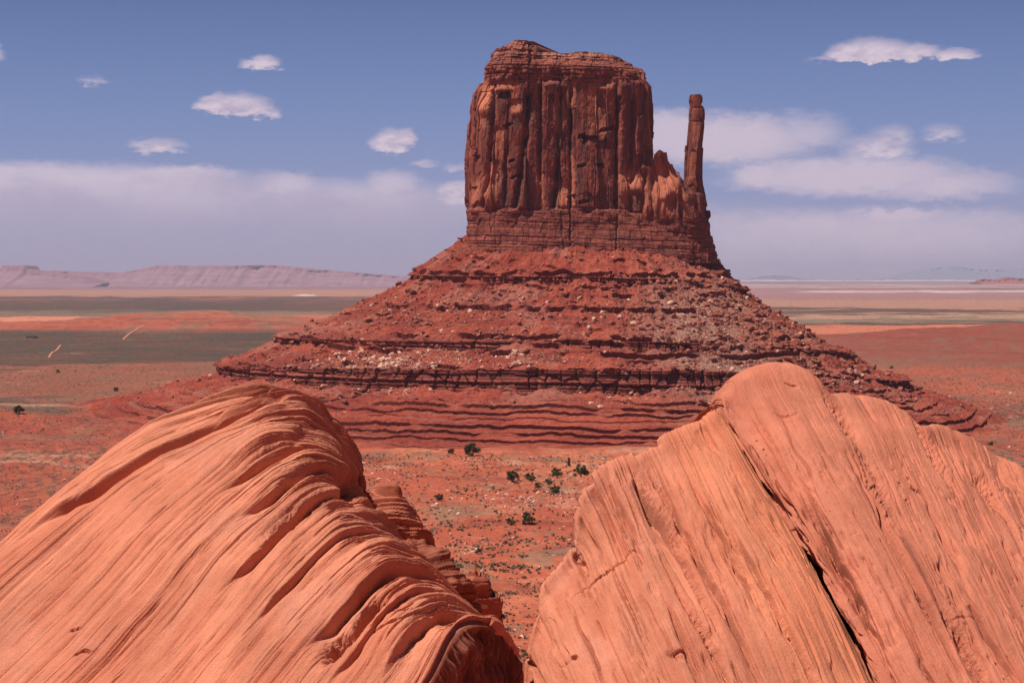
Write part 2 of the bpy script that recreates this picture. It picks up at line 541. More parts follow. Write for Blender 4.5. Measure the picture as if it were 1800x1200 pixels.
def ground_colour(x, y, z):
    r = np.maximum(np.hypot(x, y), 1.0)
    px = 900 + F * x / np.maximum(y, 1.0)
    py = HOR + 108.0 * F / np.maximum(y, 1.0)          # the row a flat floor would show at this distance
    lg = np.log(r)
    # noise stretched across the line of sight, the way far ground bands look
    nA = fbm2(x / 500.0, lg * 14.0, 4, 0.55, 51)
    nB = fbm2(x / 140.0, y / 240.0, 5, 0.6, 52)
    nC = fbm2(x / 22.0, y / 30.0, 5, 0.6, 53)
    q = py + nA * np.interp(py, [492, 520, 600, 800], [1.0, 3.5, 9, 22]) + nB * np.interp(py, [492, 520, 600, 800], [.4, 2.0, 8, 16])
    left = sstep(1100 - px, 0, 120)
    col = mixc(np.broadcast_to(RED, x.shape + (3,)), ORANGE, sstep(nB + 0.6 * nC, -0.25, 0.55))
    col = mixc(col, DEEP, 0.6 * sstep(fbm2(x / 90.0, y / 60.0, 4, 0.5, 58), 0.1, 0.5))
    # caliche / pale wash streaks
    col = mixc(col, TAN, 0.65 * sstep(fbm2(x / 60.0, y / 75.0, 5, 0.6, 54), 0.22, 0.6))
    # thin cover of brush
    nD = fbm2(x / 5.0, y / 8.0, 4, 0.65, 57)
    col = mixc(col, OLIVE, 0.60 * sstep(fbm2(x / 45.0, y / 60.0, 5, 0.65, 55) + 0.45 * nC + 0.5 * nD, 0.18, 0.55))

    far_side = np.maximum(sstep(560 - px, 0, 120), sstep(px - 1280, 0, 120))
    col = mixc(col, DEEP * 1.1, 0.68 * far_side * sstep(nB + 0.7 * nC, -0.5, 0.3))
    redslope = sstep(580 - px, 0, 200) * sstep(py, 735, 775)
    col = mixc(col, mixc(np.broadcast_to(DEEP * 1.25, col.shape), RED * 1.05, sstep(nB + 0.8 * nC, -0.3, 0.4)), 0.8 * redslope)
    col = mixc(col, TAN * 0.9, 0.7 * redslope * np.exp(-((q - 828) / 3.5) ** 2))
    col = mixc(col, OLIVE * 0.95, (0.70 - 0.32 * redslope) * far_side * sstep(fbm2(x / 70.0, y / 95.0, 5, 0.65, 66) + 0.4 * nC + 0.5 * nD, -0.02, 0.36))

    dot = fbm2(x / 4.5, y / 15.0, 3, 0.6, 67)
    col = mixc(col, GREEN * 1.1, (0.30 + 0.55 * far_side - 0.2 * redslope) * sstep(dot + 0.5 * nB, 0.14, 0.34) * sstep(r, 600, 900))

    def band(c, a, b, soft, mask, amt):
        nonlocal col
        m = sstep(q, a - soft, a + soft) * (1 - sstep(q, b - soft, b + soft)) * mask * amt
        col = mixc(col, c, m)
    st = 0.80 + 0.35 * fbm2(x / 260.0, lg * 70.0, 4, 0.6, 56)
    # left: scrub plain, orange strips, dark far plain
    band(RED * 0.5 + OLIVE * 0.35, 640, 700, 5, left, 0.6)
    band(GREEN * 1.3, 703, 715, 3, left * (1 - sstep(px, 170, 300)), .75)
    band(TAN * 0.8, 715, 722, 2, left * (1 - sstep(px, 100, 240)), .6)
    band(GREEN * 1.4, 724, 744, 3, left * (1 - sstep(px, 90, 170)), .7)
    band(GREEN * 1.0, 586, 641, 3, left, np.clip(st, 0, 0.93))
    band(ORANGE * 0.95, 552, 588, 3, left * sstep(px, 190, 330), np.clip(st * 0.8, 0, .9))
    band(OLIVE, 568, 588, 2, left * (1 - sstep(px, 230, 330)), np.clip(st, 0, .9))
    band(ORANGE * 1.15 + 0.03, 555, 569, 1.6, left * (1 - sstep(px, 180, 420)), .9)
    band(OLIVE, 546, 555, 2, left, .8)
    band(GREEN * 1.05, 521, 547, 2, left, np.clip(st, 0, .92))
    band(ORANGE * 0.8, 524, 529, 1.0, left, np.clip(0.7 * sstep(fbm2(x / 900.0, lg * 30, 3, .5, 61), 0.0, .4), 0, 1))
    band(TAN * 0.75, 508, 521, 1.5, left, .8)
    band(MAUVE * 0.8, 490, 509, 1.5, left, .8)
    # right: brush belt, orange strip, bands of mauve and pale sand
    rt = 1 - left
    band(OLIVE * 0.9, 640, 664, 4, rt, np.clip(st, 0, .9))
    band(RED * 0.9 + OLIVE * 0.15, 664, 700, 6, rt, .5)
    band(ORANGE, 572, 588, 2, rt, .9)
    band(GREEN, 566, 573, 1.2, rt, np.clip(st, 0, .9))
    band(OLIVE * 1.2, 552, 566, 2, rt, .85)
    band(TAN * 0.9, 553, 558, 1.0, rt, .7)
    band(GREEN * 1.2, 543, 551, 1.5, rt, np.clip(st, 0, .9))
    band(TAN * 0.8, 526, 543, 2, rt, .8)
    band(MAUVE, 508, 526, 2, rt, .85)
    band(PALE, 511, 514, .8, rt * sstep(px, 1380, 1450), .75)
    band(PALE * 0.95, 497, 506, 1.2, rt, np.clip(0.4 + 1.2 * fbm2(x / 1500.0, lg * 50, 3, .5, 62), 0, .95))
    band(MAUVE * 0.9, 490, 497, 1.2, rt, .8)
    # fine stipple of far brush
    dots = fbm2(px / 5.0, lg * 160.0, 3, 0.7, 63)
    col = mixc(col, GREEN * 0.8, 0.55 * sstep(dots, 0.22, 0.5) * sstep(r, 1100, 1800) * (1 - sstep(r, 7000, 14000)))
    # the ridges show bare red rock in beds
    rise = sstep(z - FLOOR, 9, 18) * sstep(r, 900, 1000)
    beds = fbm2(x / 700.0, z / 3.0, 3, 0.6, 64)
    rock = mixc(np.broadcast_to(RED * 1.0, x.shape + (3,)), ORANGE * 0.75 + 0.02, sstep(nB, -0.3, 0.4))
    rock = mixc(rock, DEEP, 0.65 * sstep(beds, 0.05, 0.35))
    rock = mixc(rock, DEEP * np.array([0.85, 0.95, 1.15]), 0.75 * sstep(px, 1250, 1400))
    rock = mixc(rock, OLIVE * 0.8, 0.6 * sstep(nB + 0.6 * nC, 0.0, 0.4) * (1 - sstep(px, 1250, 1400)))
    rock = mixc(rock, OLIVE, 0.45 * sstep(nC, 0.1, 0.5) * sstep(px, 1250, 1400))
    col = mixc(col, rock, rise * 0.85)
    return col


def build_ground():
    a0 = np.radians(18.5)
    ang = np.concatenate([np.linspace(-math.pi, -a0, 70, endpoint=False), np.linspace(-a0, a0, 1000, endpoint=False), np.linspace(a0, math.pi, 70, endpoint=False)])
    rr = np.concatenate([[0.5], np.geomspace(3, 430, 70), np.geomspace(433, 2600, 560), np.geomspace(2620, 9000, 190), np.geomspace(9100, 70000, 170)])
    R, A = np.meshgrid(rr, ang, indexing='ij')
    x = R * np.sin(A); y = R * np.cos(A)
    z = height(x, y)
    P = np.stack([x, y, z], -1)
    col = ground_colour(x, y, z)
    o = grid_obj('ground', P, M_ground, wrap=True, flip=True, attrs={'col': col})
    tag(o, kind='structure')


build_ground()

# ------------------------------------------------------------------ the butte
BD = 1500.0
butte = empty('sandstone_butte', (W(1040, 490, BD)[0], BD, FLOOR))
tag(butte, 'tall red mitten-shaped sandstone butte with a thumb spire above a wide talus slope', 'butte')

LV = np.array([   # xL, yL, xR, yR, yC, Yc
    (845, 402, 1240, 438, 414, 1475), (822, 412, 1254, 451, 425, 1455), (800, 430, 1262, 466, 442, 1440), (768, 450, 1276, 482, 460, 1422),
    (735, 472, 1298, 499, 478, 1402), (724, 483, 1310, 509, 486, 1395), (729, 491, 1309, 518, 503, 1393),
    (690, 508, 1335, 535, 525, 1372), (610, 545, 1390, 568, 560, 1340), (530, 578, 1440, 598, 590, 1313),
    (488, 588, 1489, 617, 600, 1306), (496, 598, 1486, 629, 616, 1304),
    (440, 620, 1530, 648, 636, 1285), (390, 634, 1581, 662, 650, 1268), (393, 652, 1576, 672, 688, 1264),
    (330, 668, 1640, 690, 703, 1240), (270, 684, 1690, 708, 716, 1218), (180, 704, 1735, 724, 737, 1204),
    (60, 722, 1790, 740, 757, 1190), (-60, 735, 1860, 752, 777, 1175), (-200, 748, 1960, 762, 796, 1155), (-400, 770, 2120, 780, 820, 1128), (-560, 800, 2280, 810, 850, 1095)], float)
BANDS = {5: 0, 10: 1, 13: 2}          # level index of each cliff band's top


def build_talus():
    th = np.concatenate([np.linspace(math.pi * 0.94, 2.06 * math.pi, 1250, endpoint=False), np.linspace(2.06 * math.pi, 2.94 * math.pi, 160, endpoint=False)])
    ct, sn = np.cos(th), np.sin(th)
    xm = W(1040, 490, BD)[0]
    rows = []; lev = []
    nseg = len(LV) - 1
    pxs = np.where(ct < 0, 1040 - 650 * np.abs(ct), 1040 + 540 * np.abs(ct))
    lv = LV.copy()
    L = lv[:, 0:2]; Rr = lv[:, 2:4]
    XL = (L[:, 0] - 900) / F * BD; ZL = -(L[:, 1] - HOR) / F * BD
    XR = (Rr[:, 0] - 900) / F * BD; ZR = -(Rr[:, 1] - HOR) / F * BD
    YC = lv[:, 5]; ZC = -(lv[:, 4] - HOR) / F * YC
    wl = np.where(ct < 0, ct ** 2, 0); wr = np.where(ct > 0, ct ** 2, 0); wc = sn ** 2
    pw = lambda v: np.sign(v) * np.abs(v) ** 0.92
    rx = np.where(ct[None, :] < 0, (xm - XL)[:, None], (XR - xm)[:, None])
    gx = xm + rx * pw(ct)[None, :]
    gy = BD + np.where(sn[None, :] < 0, (BD - YC)[:, None], 0.8 * (BD - YC)[:, None]) * pw(sn)[None, :]
    gz = ZL[:, None] * wl + ZR[:, None] * wr + ZC[:, None] * wc
    s_arc = th * 190.0
    # cliff bands vary in height and are buried in places by debris
    right_bury = 1 - sstep(pxs, 1165, 1290) * (1 - sstep(pxs, 1440, 1540))
    front = sn < 0.1
    for k, b in BANDS.items():
        m = 0.62 + 0.75 * fbm2(s_arc / 60.0, s_arc * 0 + b * 9.0, 3, 0.55, 70 + b)
        if b == 2:
            m = 0.80 + 0.5 * fbm2(s_arc / 26.0, s_arc * 0 + 2.0, 3, 0.5, 74)
            m = np.where((pxs > 640) & (pxs < 1130), np.maximum(m, 0.4), m)
        m = np.clip(m * (1.25 if b == 2 else 1.0), 0.10, 1.15) * np.clip(right_bury, 0.08, 1)
        gz[k + 1] = gz[k] + (gz[k + 1] - gz[k]) * m
    for k in range(nseg):
        n = 34 if k in BANDS else (72 if 14 <= k <= 19 else 36)
        f = np.linspace(0, 1, n, endpoint=False)
        for q in f:
            rows.append(np.stack([lerp(gx[k], gx[k + 1], q), lerp(gy[k], gy[k + 1], q), lerp(gz[k], gz[k + 1], q)], -1)); lev.append(k + q)
    P = np.array(rows); lev = np.array(lev)
    N = grid_normals(P, False)
    up = N[..., 2].mean()
    if up < 0:
        N = -N
    outd = np.stack([ct, sn * 1.0], -1)
    out3 = np.concatenate([outd, np.zeros((len(th), 1))], -1)[None]
    x, y, z = P[..., 0], P[..., 1], P[..., 2]
    S = np.broadcast_to(s_arc[None], x.shape)
    band = np.zeros(len(lev))
    for k in BANDS:
        band = np.maximum(band, ((lev >= k - 0.02) & (lev < k + 1.02)).astype(float))
    band = band[:, None]
    # debris: gullies running down the slope, lumps
    gul = fbm2(S / 17.0, lev[:, None] * 0.35 + 0 * S, 4, 0.55, 81)
    d = fbm3(x / 22, y / 22, z / 22, 4, 0.55, 82) * 2.6 + gul * 2.4 + fbm3(x / 5, y / 5, z / 5, 3, 0.6, 83) * 0.75
    d = d * (1 - band) * np.clip((lev[:, None] - 0.6) * 1.2, 0, 1)
    d = d * np.where(lev[:, None] > 15.5, 0.8, 1.0)
    P = P + N * d[..., None]
    # thin beds showing through the debris
    zz = z + fbm2(S / 90.0, S * 0, 2, 0.5, 84) * 1.5 + 0.012 * (x - xm)
    def beds(h, seed):
        t = zz / h; i = np.floor(t); f = t - i
        r = (_hash(i.astype(np.int64), i.astype(np.int64) * 0, i.astype(np.int64) * 0, seed) & U32(1023)).astype(float) / 1023
        return r, f
    r1, f1 = beds(3.4, 85); r2, f2 = beds(1.3, 86)
    ledge = np.where(r1 > 0.45, (r1 - 0.3), 0) * sstep(f1, 0.12, 0.32) * (1.0 - 0.75 * f1)
    low = sstep(lev[:, None], 14.6, 15.3)
    show = np.clip(low * 0.25 + (1 - low) * 0.70 * sstep(fbm2(S / 45.0, zz / 6.0, 3, 0.5, 87), 0.0, 0.45), 0, 1.1) * (1 - band)
    show = show * np.where(sn[None] < 0.1, 1.0, 0.6)
    P = P + out3 * (ledge * show * 4.6 * (0.75 + 0.5 * fbm2(S / 9.0, zz / 3.0, 3, .5, 88)))[..., None]
    # the low apron is stepped: debris treads between short risers
    def terrace(hb, sd, m, warp, broken, lip, seglen=30.0):
        nonlocal P
        tb = (zz + warp * fbm2(S / 28.0, S * 0 + 4, 3, 0.5, sd)) / hb; ib = np.floor(tb); f = tb - ib
        def hsh(i):
            r = (_hash(i.astype(np.int64), i.astype(np.int64) * 0, i.astype(np.int64) * 0, sd + 1) & U32(1023)).astype(float) / 1023
            return (0.3 + 0.7 * r) * sstep(fbm2(S / seglen, i * 2.3, 4, 0.6, sd + 2) + 0.5 * (r - 0.5), broken, broken + 0.35) * m
        a = hsh(ib); b2 = hsh(ib - 1)
        P[..., 2] += hb * a * (f * -0.85 + 0.85 * sstep(f, 0.930, 0.948))
        P = P + out3 * (lip * (a * sstep(f, 0.930, 0.948) - 0.45 * a * sstep(f, 0.80, 0.92) * (1 - sstep(f, 0.930, 0.948)) + b2 * (1 - sstep(f, 0.0, 0.15))))[..., None]
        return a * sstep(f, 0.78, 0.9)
    lowm = low * (1 - sstep(lev[:, None], 19.0, 20.0)) * (sstep(-sn, 0.25, 0.65)[None] + 0.35 * (sn[None] < 0.25) * (1 - sstep(lev[:, None], 16.0, 17.5)))
    midm = (1 - low) * (1 - band) * np.clip((lev[:, None] - 0.5), 0, 1) * (sn[None] < 0.25)
    rock_shade1 = terrace(3.9, 105, lowm * 0.80, 0.35, -0.42, 0.9, 26.0)
    rock_shade2 = terrace(5.2, 305, midm, 1.2, -0.02, 1.5)
    # cliff bands: beds and joints
    rb, fb = beds(2.1, 90); rb2, fb2 = beds(0.85, 93)
    F1, F2, j1, j2, j3, ox, oy = worley(S / 5.0, zz / 14.0, 91)
    joint = 1 - sstep(F2 - F1, 0.0, 0.16)
    bd = (rb - 0.45) * 2.6 + (rb2 - 0.5) * 1.1 - 1.7 * (1 - sstep(fb, 0.0, 0.2)) + (j1 - 0.5) * 3.4 - joint * 3.4 * (j2 > 0.3) + fbm2(S / 14.0, zz / 20.0, 3, 0.5, 92) * 2.6
    topk = np.zeros(len(lev))
    for k in BANDS:
        topk = np.where((lev >= k) & (lev < k + 0.2), 1.0, topk)
    bd = bd + topk[:, None] * 1.6
    P = P + out3 * (band * bd)[..., None]
    # colours
    nA = fbm2(S / 30.0, zz / 12.0, 4, 0.55, 95); nB = fbm3(x / 7, y / 7, z / 7, 4, 0.6, 96)
    col = mixc(np.broadcast_to(np.array([0.25, 0.043, 0.027]), P.shape), np.array([0.34, 0.072, 0.042]), sstep(nA + .4 * nB, -0.35, 0.45))
    col = mixc(col, np.array([0.20, 0.050, 0.036]), 0.65 * sstep(fbm2(S / 300.0, zz / 2.2, 4, 0.6, 97), 0.08, 0.4))
    gravel = sstep(fbm2(S / 55.0, zz / 30.0, 4, 0.55, 98) + 0.5 * nB, 0.05, 0.5) * (1 - low)
    pxg, pyg = to_px(P)
    greyr = np.exp(-((pxg - 1225) / 95) ** 2 - ((pyg - 570) / 85) ** 2) + 0.7 * np.exp(-((pxg - 1300) / 120) ** 2 - ((pyg - 660) / 60) ** 2)
    col = mixc(col, np.array([0.34, 0.155, 0.115]), 0.45 * gravel)
    col = mixc(col, np.array([0.30, 0.165, 0.120]), np.clip(0.75 * greyr * (1 + nB), 0, 0.85))
    col = mixc(col, np.array([0.30, 0.15, 0.10]), 0.4 * low * sstep(fbm2(S / 60.0, zz / 2.0, 4, .6, 99), 0.12, 0.4))
    col = mixc(col, np.array([0.19, 0.045, 0.033]), np.clip(0.9 * (rock_shade1 + rock_shade2), 0, 0.85))  # risers darkened: dark-red bedrock, also standing in for their shade lines
    bcol = mixc(np.broadcast_to(np.array([0.20, 0.052, 0.040]), P.shape), np.array([0.33, 0.085, 0.058]), sstep(rb + 0.5 * nB, 0.3, 0.8))
    col = np.where(band[..., None] > 0, bcol, col)
    col = mixc(col, ground_colour(P[..., 0], P[..., 1], np.full(P.shape[:2], FLOOR)), sstep(lev[:, None] + 0.8 * nA - 2.0 * sstep(-sn, 0.5, 0.9)[None], 17.2, 19.2) * np.ones(P.shape[:2]))
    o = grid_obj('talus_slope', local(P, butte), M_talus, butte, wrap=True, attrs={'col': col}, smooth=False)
    return P, lev, th, pxs


TALUS, TLEV, TTH, TPX = build_talus()


def superring(n, p):
    """Unit ring points (front first half), evenly spaced by arc length."""
    t = np.linspace(0, 2 * np.pi, 4000, endpoint=False)
    x = np.sign(np.cos(t)) * np.abs(np.cos(t)) ** (2 / p); y = np.sign(np.sin(t)) * np.abs(np.sin(t)) ** (2 / p)
    return x, y


def loft_wall(prof, depth, yc, nr, nz, p=4.0, front_share=0.75, top_fn=None, top_from=None):
    """Rings stacked from the top down. prof: rows (py, xL, xR) in photo pixels at distance BD.
    Returns points, arc coordinate (m) and ring direction."""
    prof = np.array(prof, float)
    py = np.linspace(prof[0, 0], prof[-1, 0], nz)
    xl = np.interp(py, prof[:, 0], prof[:, 1]); xr = np.interp(py, prof[:, 0], prof[:, 2])
    ux, uy = superring(4000, p)
    aspect = depth / ((xr - xl).mean() / F * BD / 2)
    seg = np.hypot(np.diff(np.append(ux, ux[0])), np.diff(np.append(uy, uy[0])) * aspect)
    wgt = np.where(uy < 0.25, front_share, 1 - front_share)
    cum = np.concatenate([[0], np.cumsum(seg * wgt)])
    tq = np.linspace(0, cum[-1], nr, endpoint=False)
    ti = np.interp(tq, cum, np.arange(4001))
    ux2 = np.interp(ti, np.arange(4001), np.append(ux, ux[0])); uy2 = np.interp(ti, np.arange(4001), np.append(uy, uy[0]))
    cx = ((xl + xr) / 2 - 900) / F * BD; hw = (xr - xl) / 2 / F * BD
    dscale = np.interp(py, [py[0], py[-1]], [0.88, 1.0])
    X = cx[:, None] + hw[:, None] * ux2[None]
    Y = yc + depth * dscale[:, None] * uy2[None]
    Z = np.broadcast_to((-(py - HOR) / F * BD)[:, None], X.shape).copy()
    P = np.stack([X, Y, Z], -1)
    arc = np.concatenate([[0], np.cumsum(np.hypot(np.diff(ux2) * hw.mean(), np.diff(uy2) * depth))])
    n = np.stack([ux2 ** 3 / np.maximum(hw.mean(), 1), uy2 ** 3 / depth], -1)
    n = np.stack([np.sign(ux2) * np.abs(ux2) ** (p - 1) / hw.mean(), np.sign(uy2) * np.abs(uy2) ** (p - 1) / depth], -1)
    n = n / np.linalg.norm(n, axis=-1, keepdims=True)
    out3 = np.concatenate([n, np.zeros((nr, 1))], -1)[None]
    return P, np.broadcast_to(arc[None], X.shape), out3


def close_top(P, rings=4):
    c = P[0].mean(0)
    add = []
    for f in np.linspace(0.02, 1, rings + 1)[:-1]:
        q = P[0] * f + c * (1 - f)
        q[:, 2] = lerp(P[0][:, 2].mean() + 0.5, P[0][:, 2], f)
        add.append(q)
    return np.concatenate([np.array(add), P], 0), len(add)


VARN = np.array([0.150, 0.045, 0.036]); CLIFF = np.array([0.255, 0.066, 0.044]); FRESH_SUNLIT = np.array([0.46, 0.150, 0.085]); GREYV = np.array([0.13, 0.060, 0.052])


def cells(K, z, hgt, seed):
    """Columns along K, each cut into blocks at heights of its own."""
    i = np.floor(K); f = K - i
    ii = i.astype(np.int64); z0 = np.zeros_like(ii)
    hc = _hash(ii, z0, z0, seed)
    rc = (hc & U32(1023)).astype(float) / 1023; rc2 = ((hc >> U32(10)) & U32(1023)).astype(float) / 1023; rc3 = ((hc >> U32(20)) & U32(1023)).astype(float) / 1023
    tz = z / (hgt * (0.6 + 0.8 * rc2)) + rc * 7.0
    jj = np.floor(tz).astype(np.int64); g = tz - jj
    hb = _hash(ii, jj, z0, seed + 1)
    rb = (hb & U32(1023)).astype(float) / 1023; rb2 = ((hb >> U32(10)) & U32(1023)).astype(float) / 1023; rb3 = ((hb >> U32(20)) & U32(1023)).astype(float) / 1023
    return f, g, rc, rc3, rb, rb2, rb3


def cliff_detail(P, S, out3, cracks, seed, amp=1.0, strata=(1e9, 1e9), bounds=None, offs=None):
    """Columns, spalled blocks, cracks and bedded ledges pushed in or out of a lofted wall."""
    x, y, z = P[..., 0], P[..., 1], P[..., 2]
    px, py = to_px(P)
    front = np.broadcast_to(out3[..., 1] < -0.3, px.shape)
    wob = 1.5 * fbm2(z / 34.0, S / 30.0, 4, 0.5, seed + 1) + 0.4 * fbm2(z / 6.0, S / 12.0, 3, 0.5, seed + 21)
    K1 = (S + wob * 1.3) / 13.0 + 50
    if bounds is not None:
        kf = np.interp(px + wob * 2.2, bounds, np.arange(len(bounds)))
        K1 = np.where(front, kf, K1)
    f1, g1, c1, c1b, b1, b1b, b1c = cells(K1, z, 70.0, seed + 2)
    zt = z + 5.0 * fbm2(S / 8.0, z / 30.0, 2, 0.5, seed + 22)
    f2, g2, c2, c2b, b2, b2b, b2c = cells((S + wob) / 8.0, zt, 34.0, seed + 3)
    f3, g3, c3, c3b, b3, b3b, b3c = cells((S + wob * 0.6) / 3.3 + 0.3 * c2, zt + 2 * fbm2(S / 2.0, z / 6.0, 2, .5, seed + 23), 9.0, seed + 4)
    base = (c1 - 0.5) * 5.0
    if offs is not None:
        o = np.array(offs, float)[np.clip(np.floor(K1).astype(int), 0, len(offs) - 1)]
        base = np.where(front, o, base)
    e1 = np.minimum(f1, 1 - f1); e2 = np.minimum(f2, 1 - f2); e3 = np.minimum(f3, 1 - f3)
    d = base + (b1 - 0.5) * 4.2 + 0.4 * (1 - (2 * f1 - 1) ** 4) + (c1b - 0.5) * 5.0 * (f1 - 0.5) + (b1b - 0.5) * 5.0 * (0.5 - g1)
    d = d + (c2 - 0.5) * 1.3 + (b2 - 0.5) * 3.6 * (b2b > 0.45) + (b2c - 0.5) * 3.0 * (0.5 - g2) + (c2b - 0.5) * 2.2 * (f2 - 0.5)
    d = d + (b3 - 0.5) * 0.9 * (b3b > 0.45) + (b3c - 0.5) * 0.9 * (0.5 - g3)
    d = d - 3.0 * (1 - sstep(e1, 0.0, 0.045)) * (0.15 + 0.85 * c1b) * sstep(fbm2(z / 45.0, c1 * 60, 3, .5, seed + 28), -0.3, 0.1) - 1.2 * (1 - sstep(e2, 0.0, 0.09)) * (c2b > 0.55) * sstep(fbm2(z / 30.0, c2 * 40, 2, .5, seed + 24), -.2, .2)
    d = d + fbm3(x / 9, y / 9, z / 26, 5, 0.6, seed + 5) * 0.55 + fbm3(x / 2.5, y / 2.5, z / 4, 3, 0.6, seed + 19) * 0.28
    for (pts, wd, dep) in cracks:
        pts = np.array(pts, float)
        cx = np.interp(py, pts[:, 1], pts[:, 0]) + 2.5 * fbm2(z / 12.0, z * 0 + pts[0, 0], 3, 0.5, seed + 6)
        on = sstep(py, pts[0, 1] - 6, pts[0, 1] + 6) * (1 - sstep(py, pts[-1, 1] - 8, pts[-1, 1] + 8))
        d = d - dep * on * front * np.exp(-((px - cx) / wd) ** 2) * (0.7 + 0.6 * pn2(z / 9.0, z * 0 + pts[0, 0], seed + 7))
    # bedded cap and base
    top, bot = strata
    tw = 7 * fbm2(S / 16.0, z * 0, 3, 0.5, seed + 25)
    capm = np.clip(1 - sstep(py + tw, top - 9, top + 5) + sstep(py + 0.5 * tw, bot - 4, bot + 5), 0, 1)
    zz = z + 0.03 * (x - x.mean()) + 0.8 * fbm2(S / 22.0, z * 0, 3, 0.5, seed + 7)

    def bed(h, sd):
        t = zz / h; i = np.floor(t); f = t - i
        r = (_hash(i.astype(np.int64), i.astype(np.int64) * 0, i.astype(np.int64) * 0, sd) & U32(1023)).astype(float) / 1023
        br = 0.55 + 1.1 * fbm2(S / 10.0, i * 3.7, 3, 0.55, sd + 1)
        return (r - 0.5) * br - 0.7 * (1 - sstep(f, 0, 0.2)) * (r > 0.35) * np.clip(br, 0, 1.4)
    J = worley(S / 4.5, zz / 8.0, seed + 9)
    db = bed(6.3, seed + 10) * 3.6 + bed(2.3, seed + 11) * 2.2 + bed(0.9, seed + 18) * 0.7 + (J[2] - 0.5) * 2.0 - 1.6 * (1 - sstep(J[1] - J[0], 0, 0.10)) * (J[3] > .5) + fbm2(S / 20.0, z / 30.0, 4, 0.55, seed + 12) * 4.0
    d = lerp(d, db + base * 0.7, capm) - 1.9 * np.abs(out3[..., 0]) ** 2 * min(1.0, amp)
    Q = P + out3 * (d * amp)[..., None]
    # colour: varnish streaks down the face, fresh scars where slabs fell
    st = fbm2((S + wob) / 5.5, z / 50.0, 4, 0.6, seed + 13)
    col = mixc(np.broadcast_to(CLIFF, P.shape), VARN, sstep(st, -0.25, 0.35))
    col = mixc(col, GREYV, 0.60 * sstep(fbm2(S / 12.0, z / 40.0, 4, 0.55, seed + 14), 0.08, 0.5))
    rag = fbm2(S / 3.0, z / 6.0, 4, 0.6, seed + 26)
    fresh = (b2c > 0.78) * sstep(e2 + 0.10 * rag, 0.03, 0.09) * sstep(g2 + 0.3 * rag, 0.03, 0.2)
    col = mixc(col, FRESH_SUNLIT, 0.60 * fresh * (1 - capm))
    bc = mixc(np.broadcast_to(CLIFF * 1.1, P.shape), VARN * 1.05, sstep(fbm2(S / 40.0, zz / 2.0, 4, 0.6, seed + 16), -0.2, 0.35))
    bc = mixc(bc, np.array([0.40, 0.16, 0.11]), 0.45 * sstep(fbm2(S / 25.0, zz / 1.6, 4, 0.6, seed + 17), 0.2, 0.55))
    col = mixc(col, bc, capm)
    return Q, col, d, px, py


def finish_wall(name, Q, col, S):
    Q2, k = close_top(Q)
    col2 = np.concatenate([np.repeat(col[:1], k, 0), col], 0)
    return grid_obj(name, local(Q2, butte), M_cliff, butte, wrap=True, attrs={'col': col2}, smooth=False)


def local_patch(px, py, cx, cy, rx, ry):
    return np.exp(-(np.abs((px - cx) / rx) ** 4 + np.abs((py - cy) / ry) ** 4))


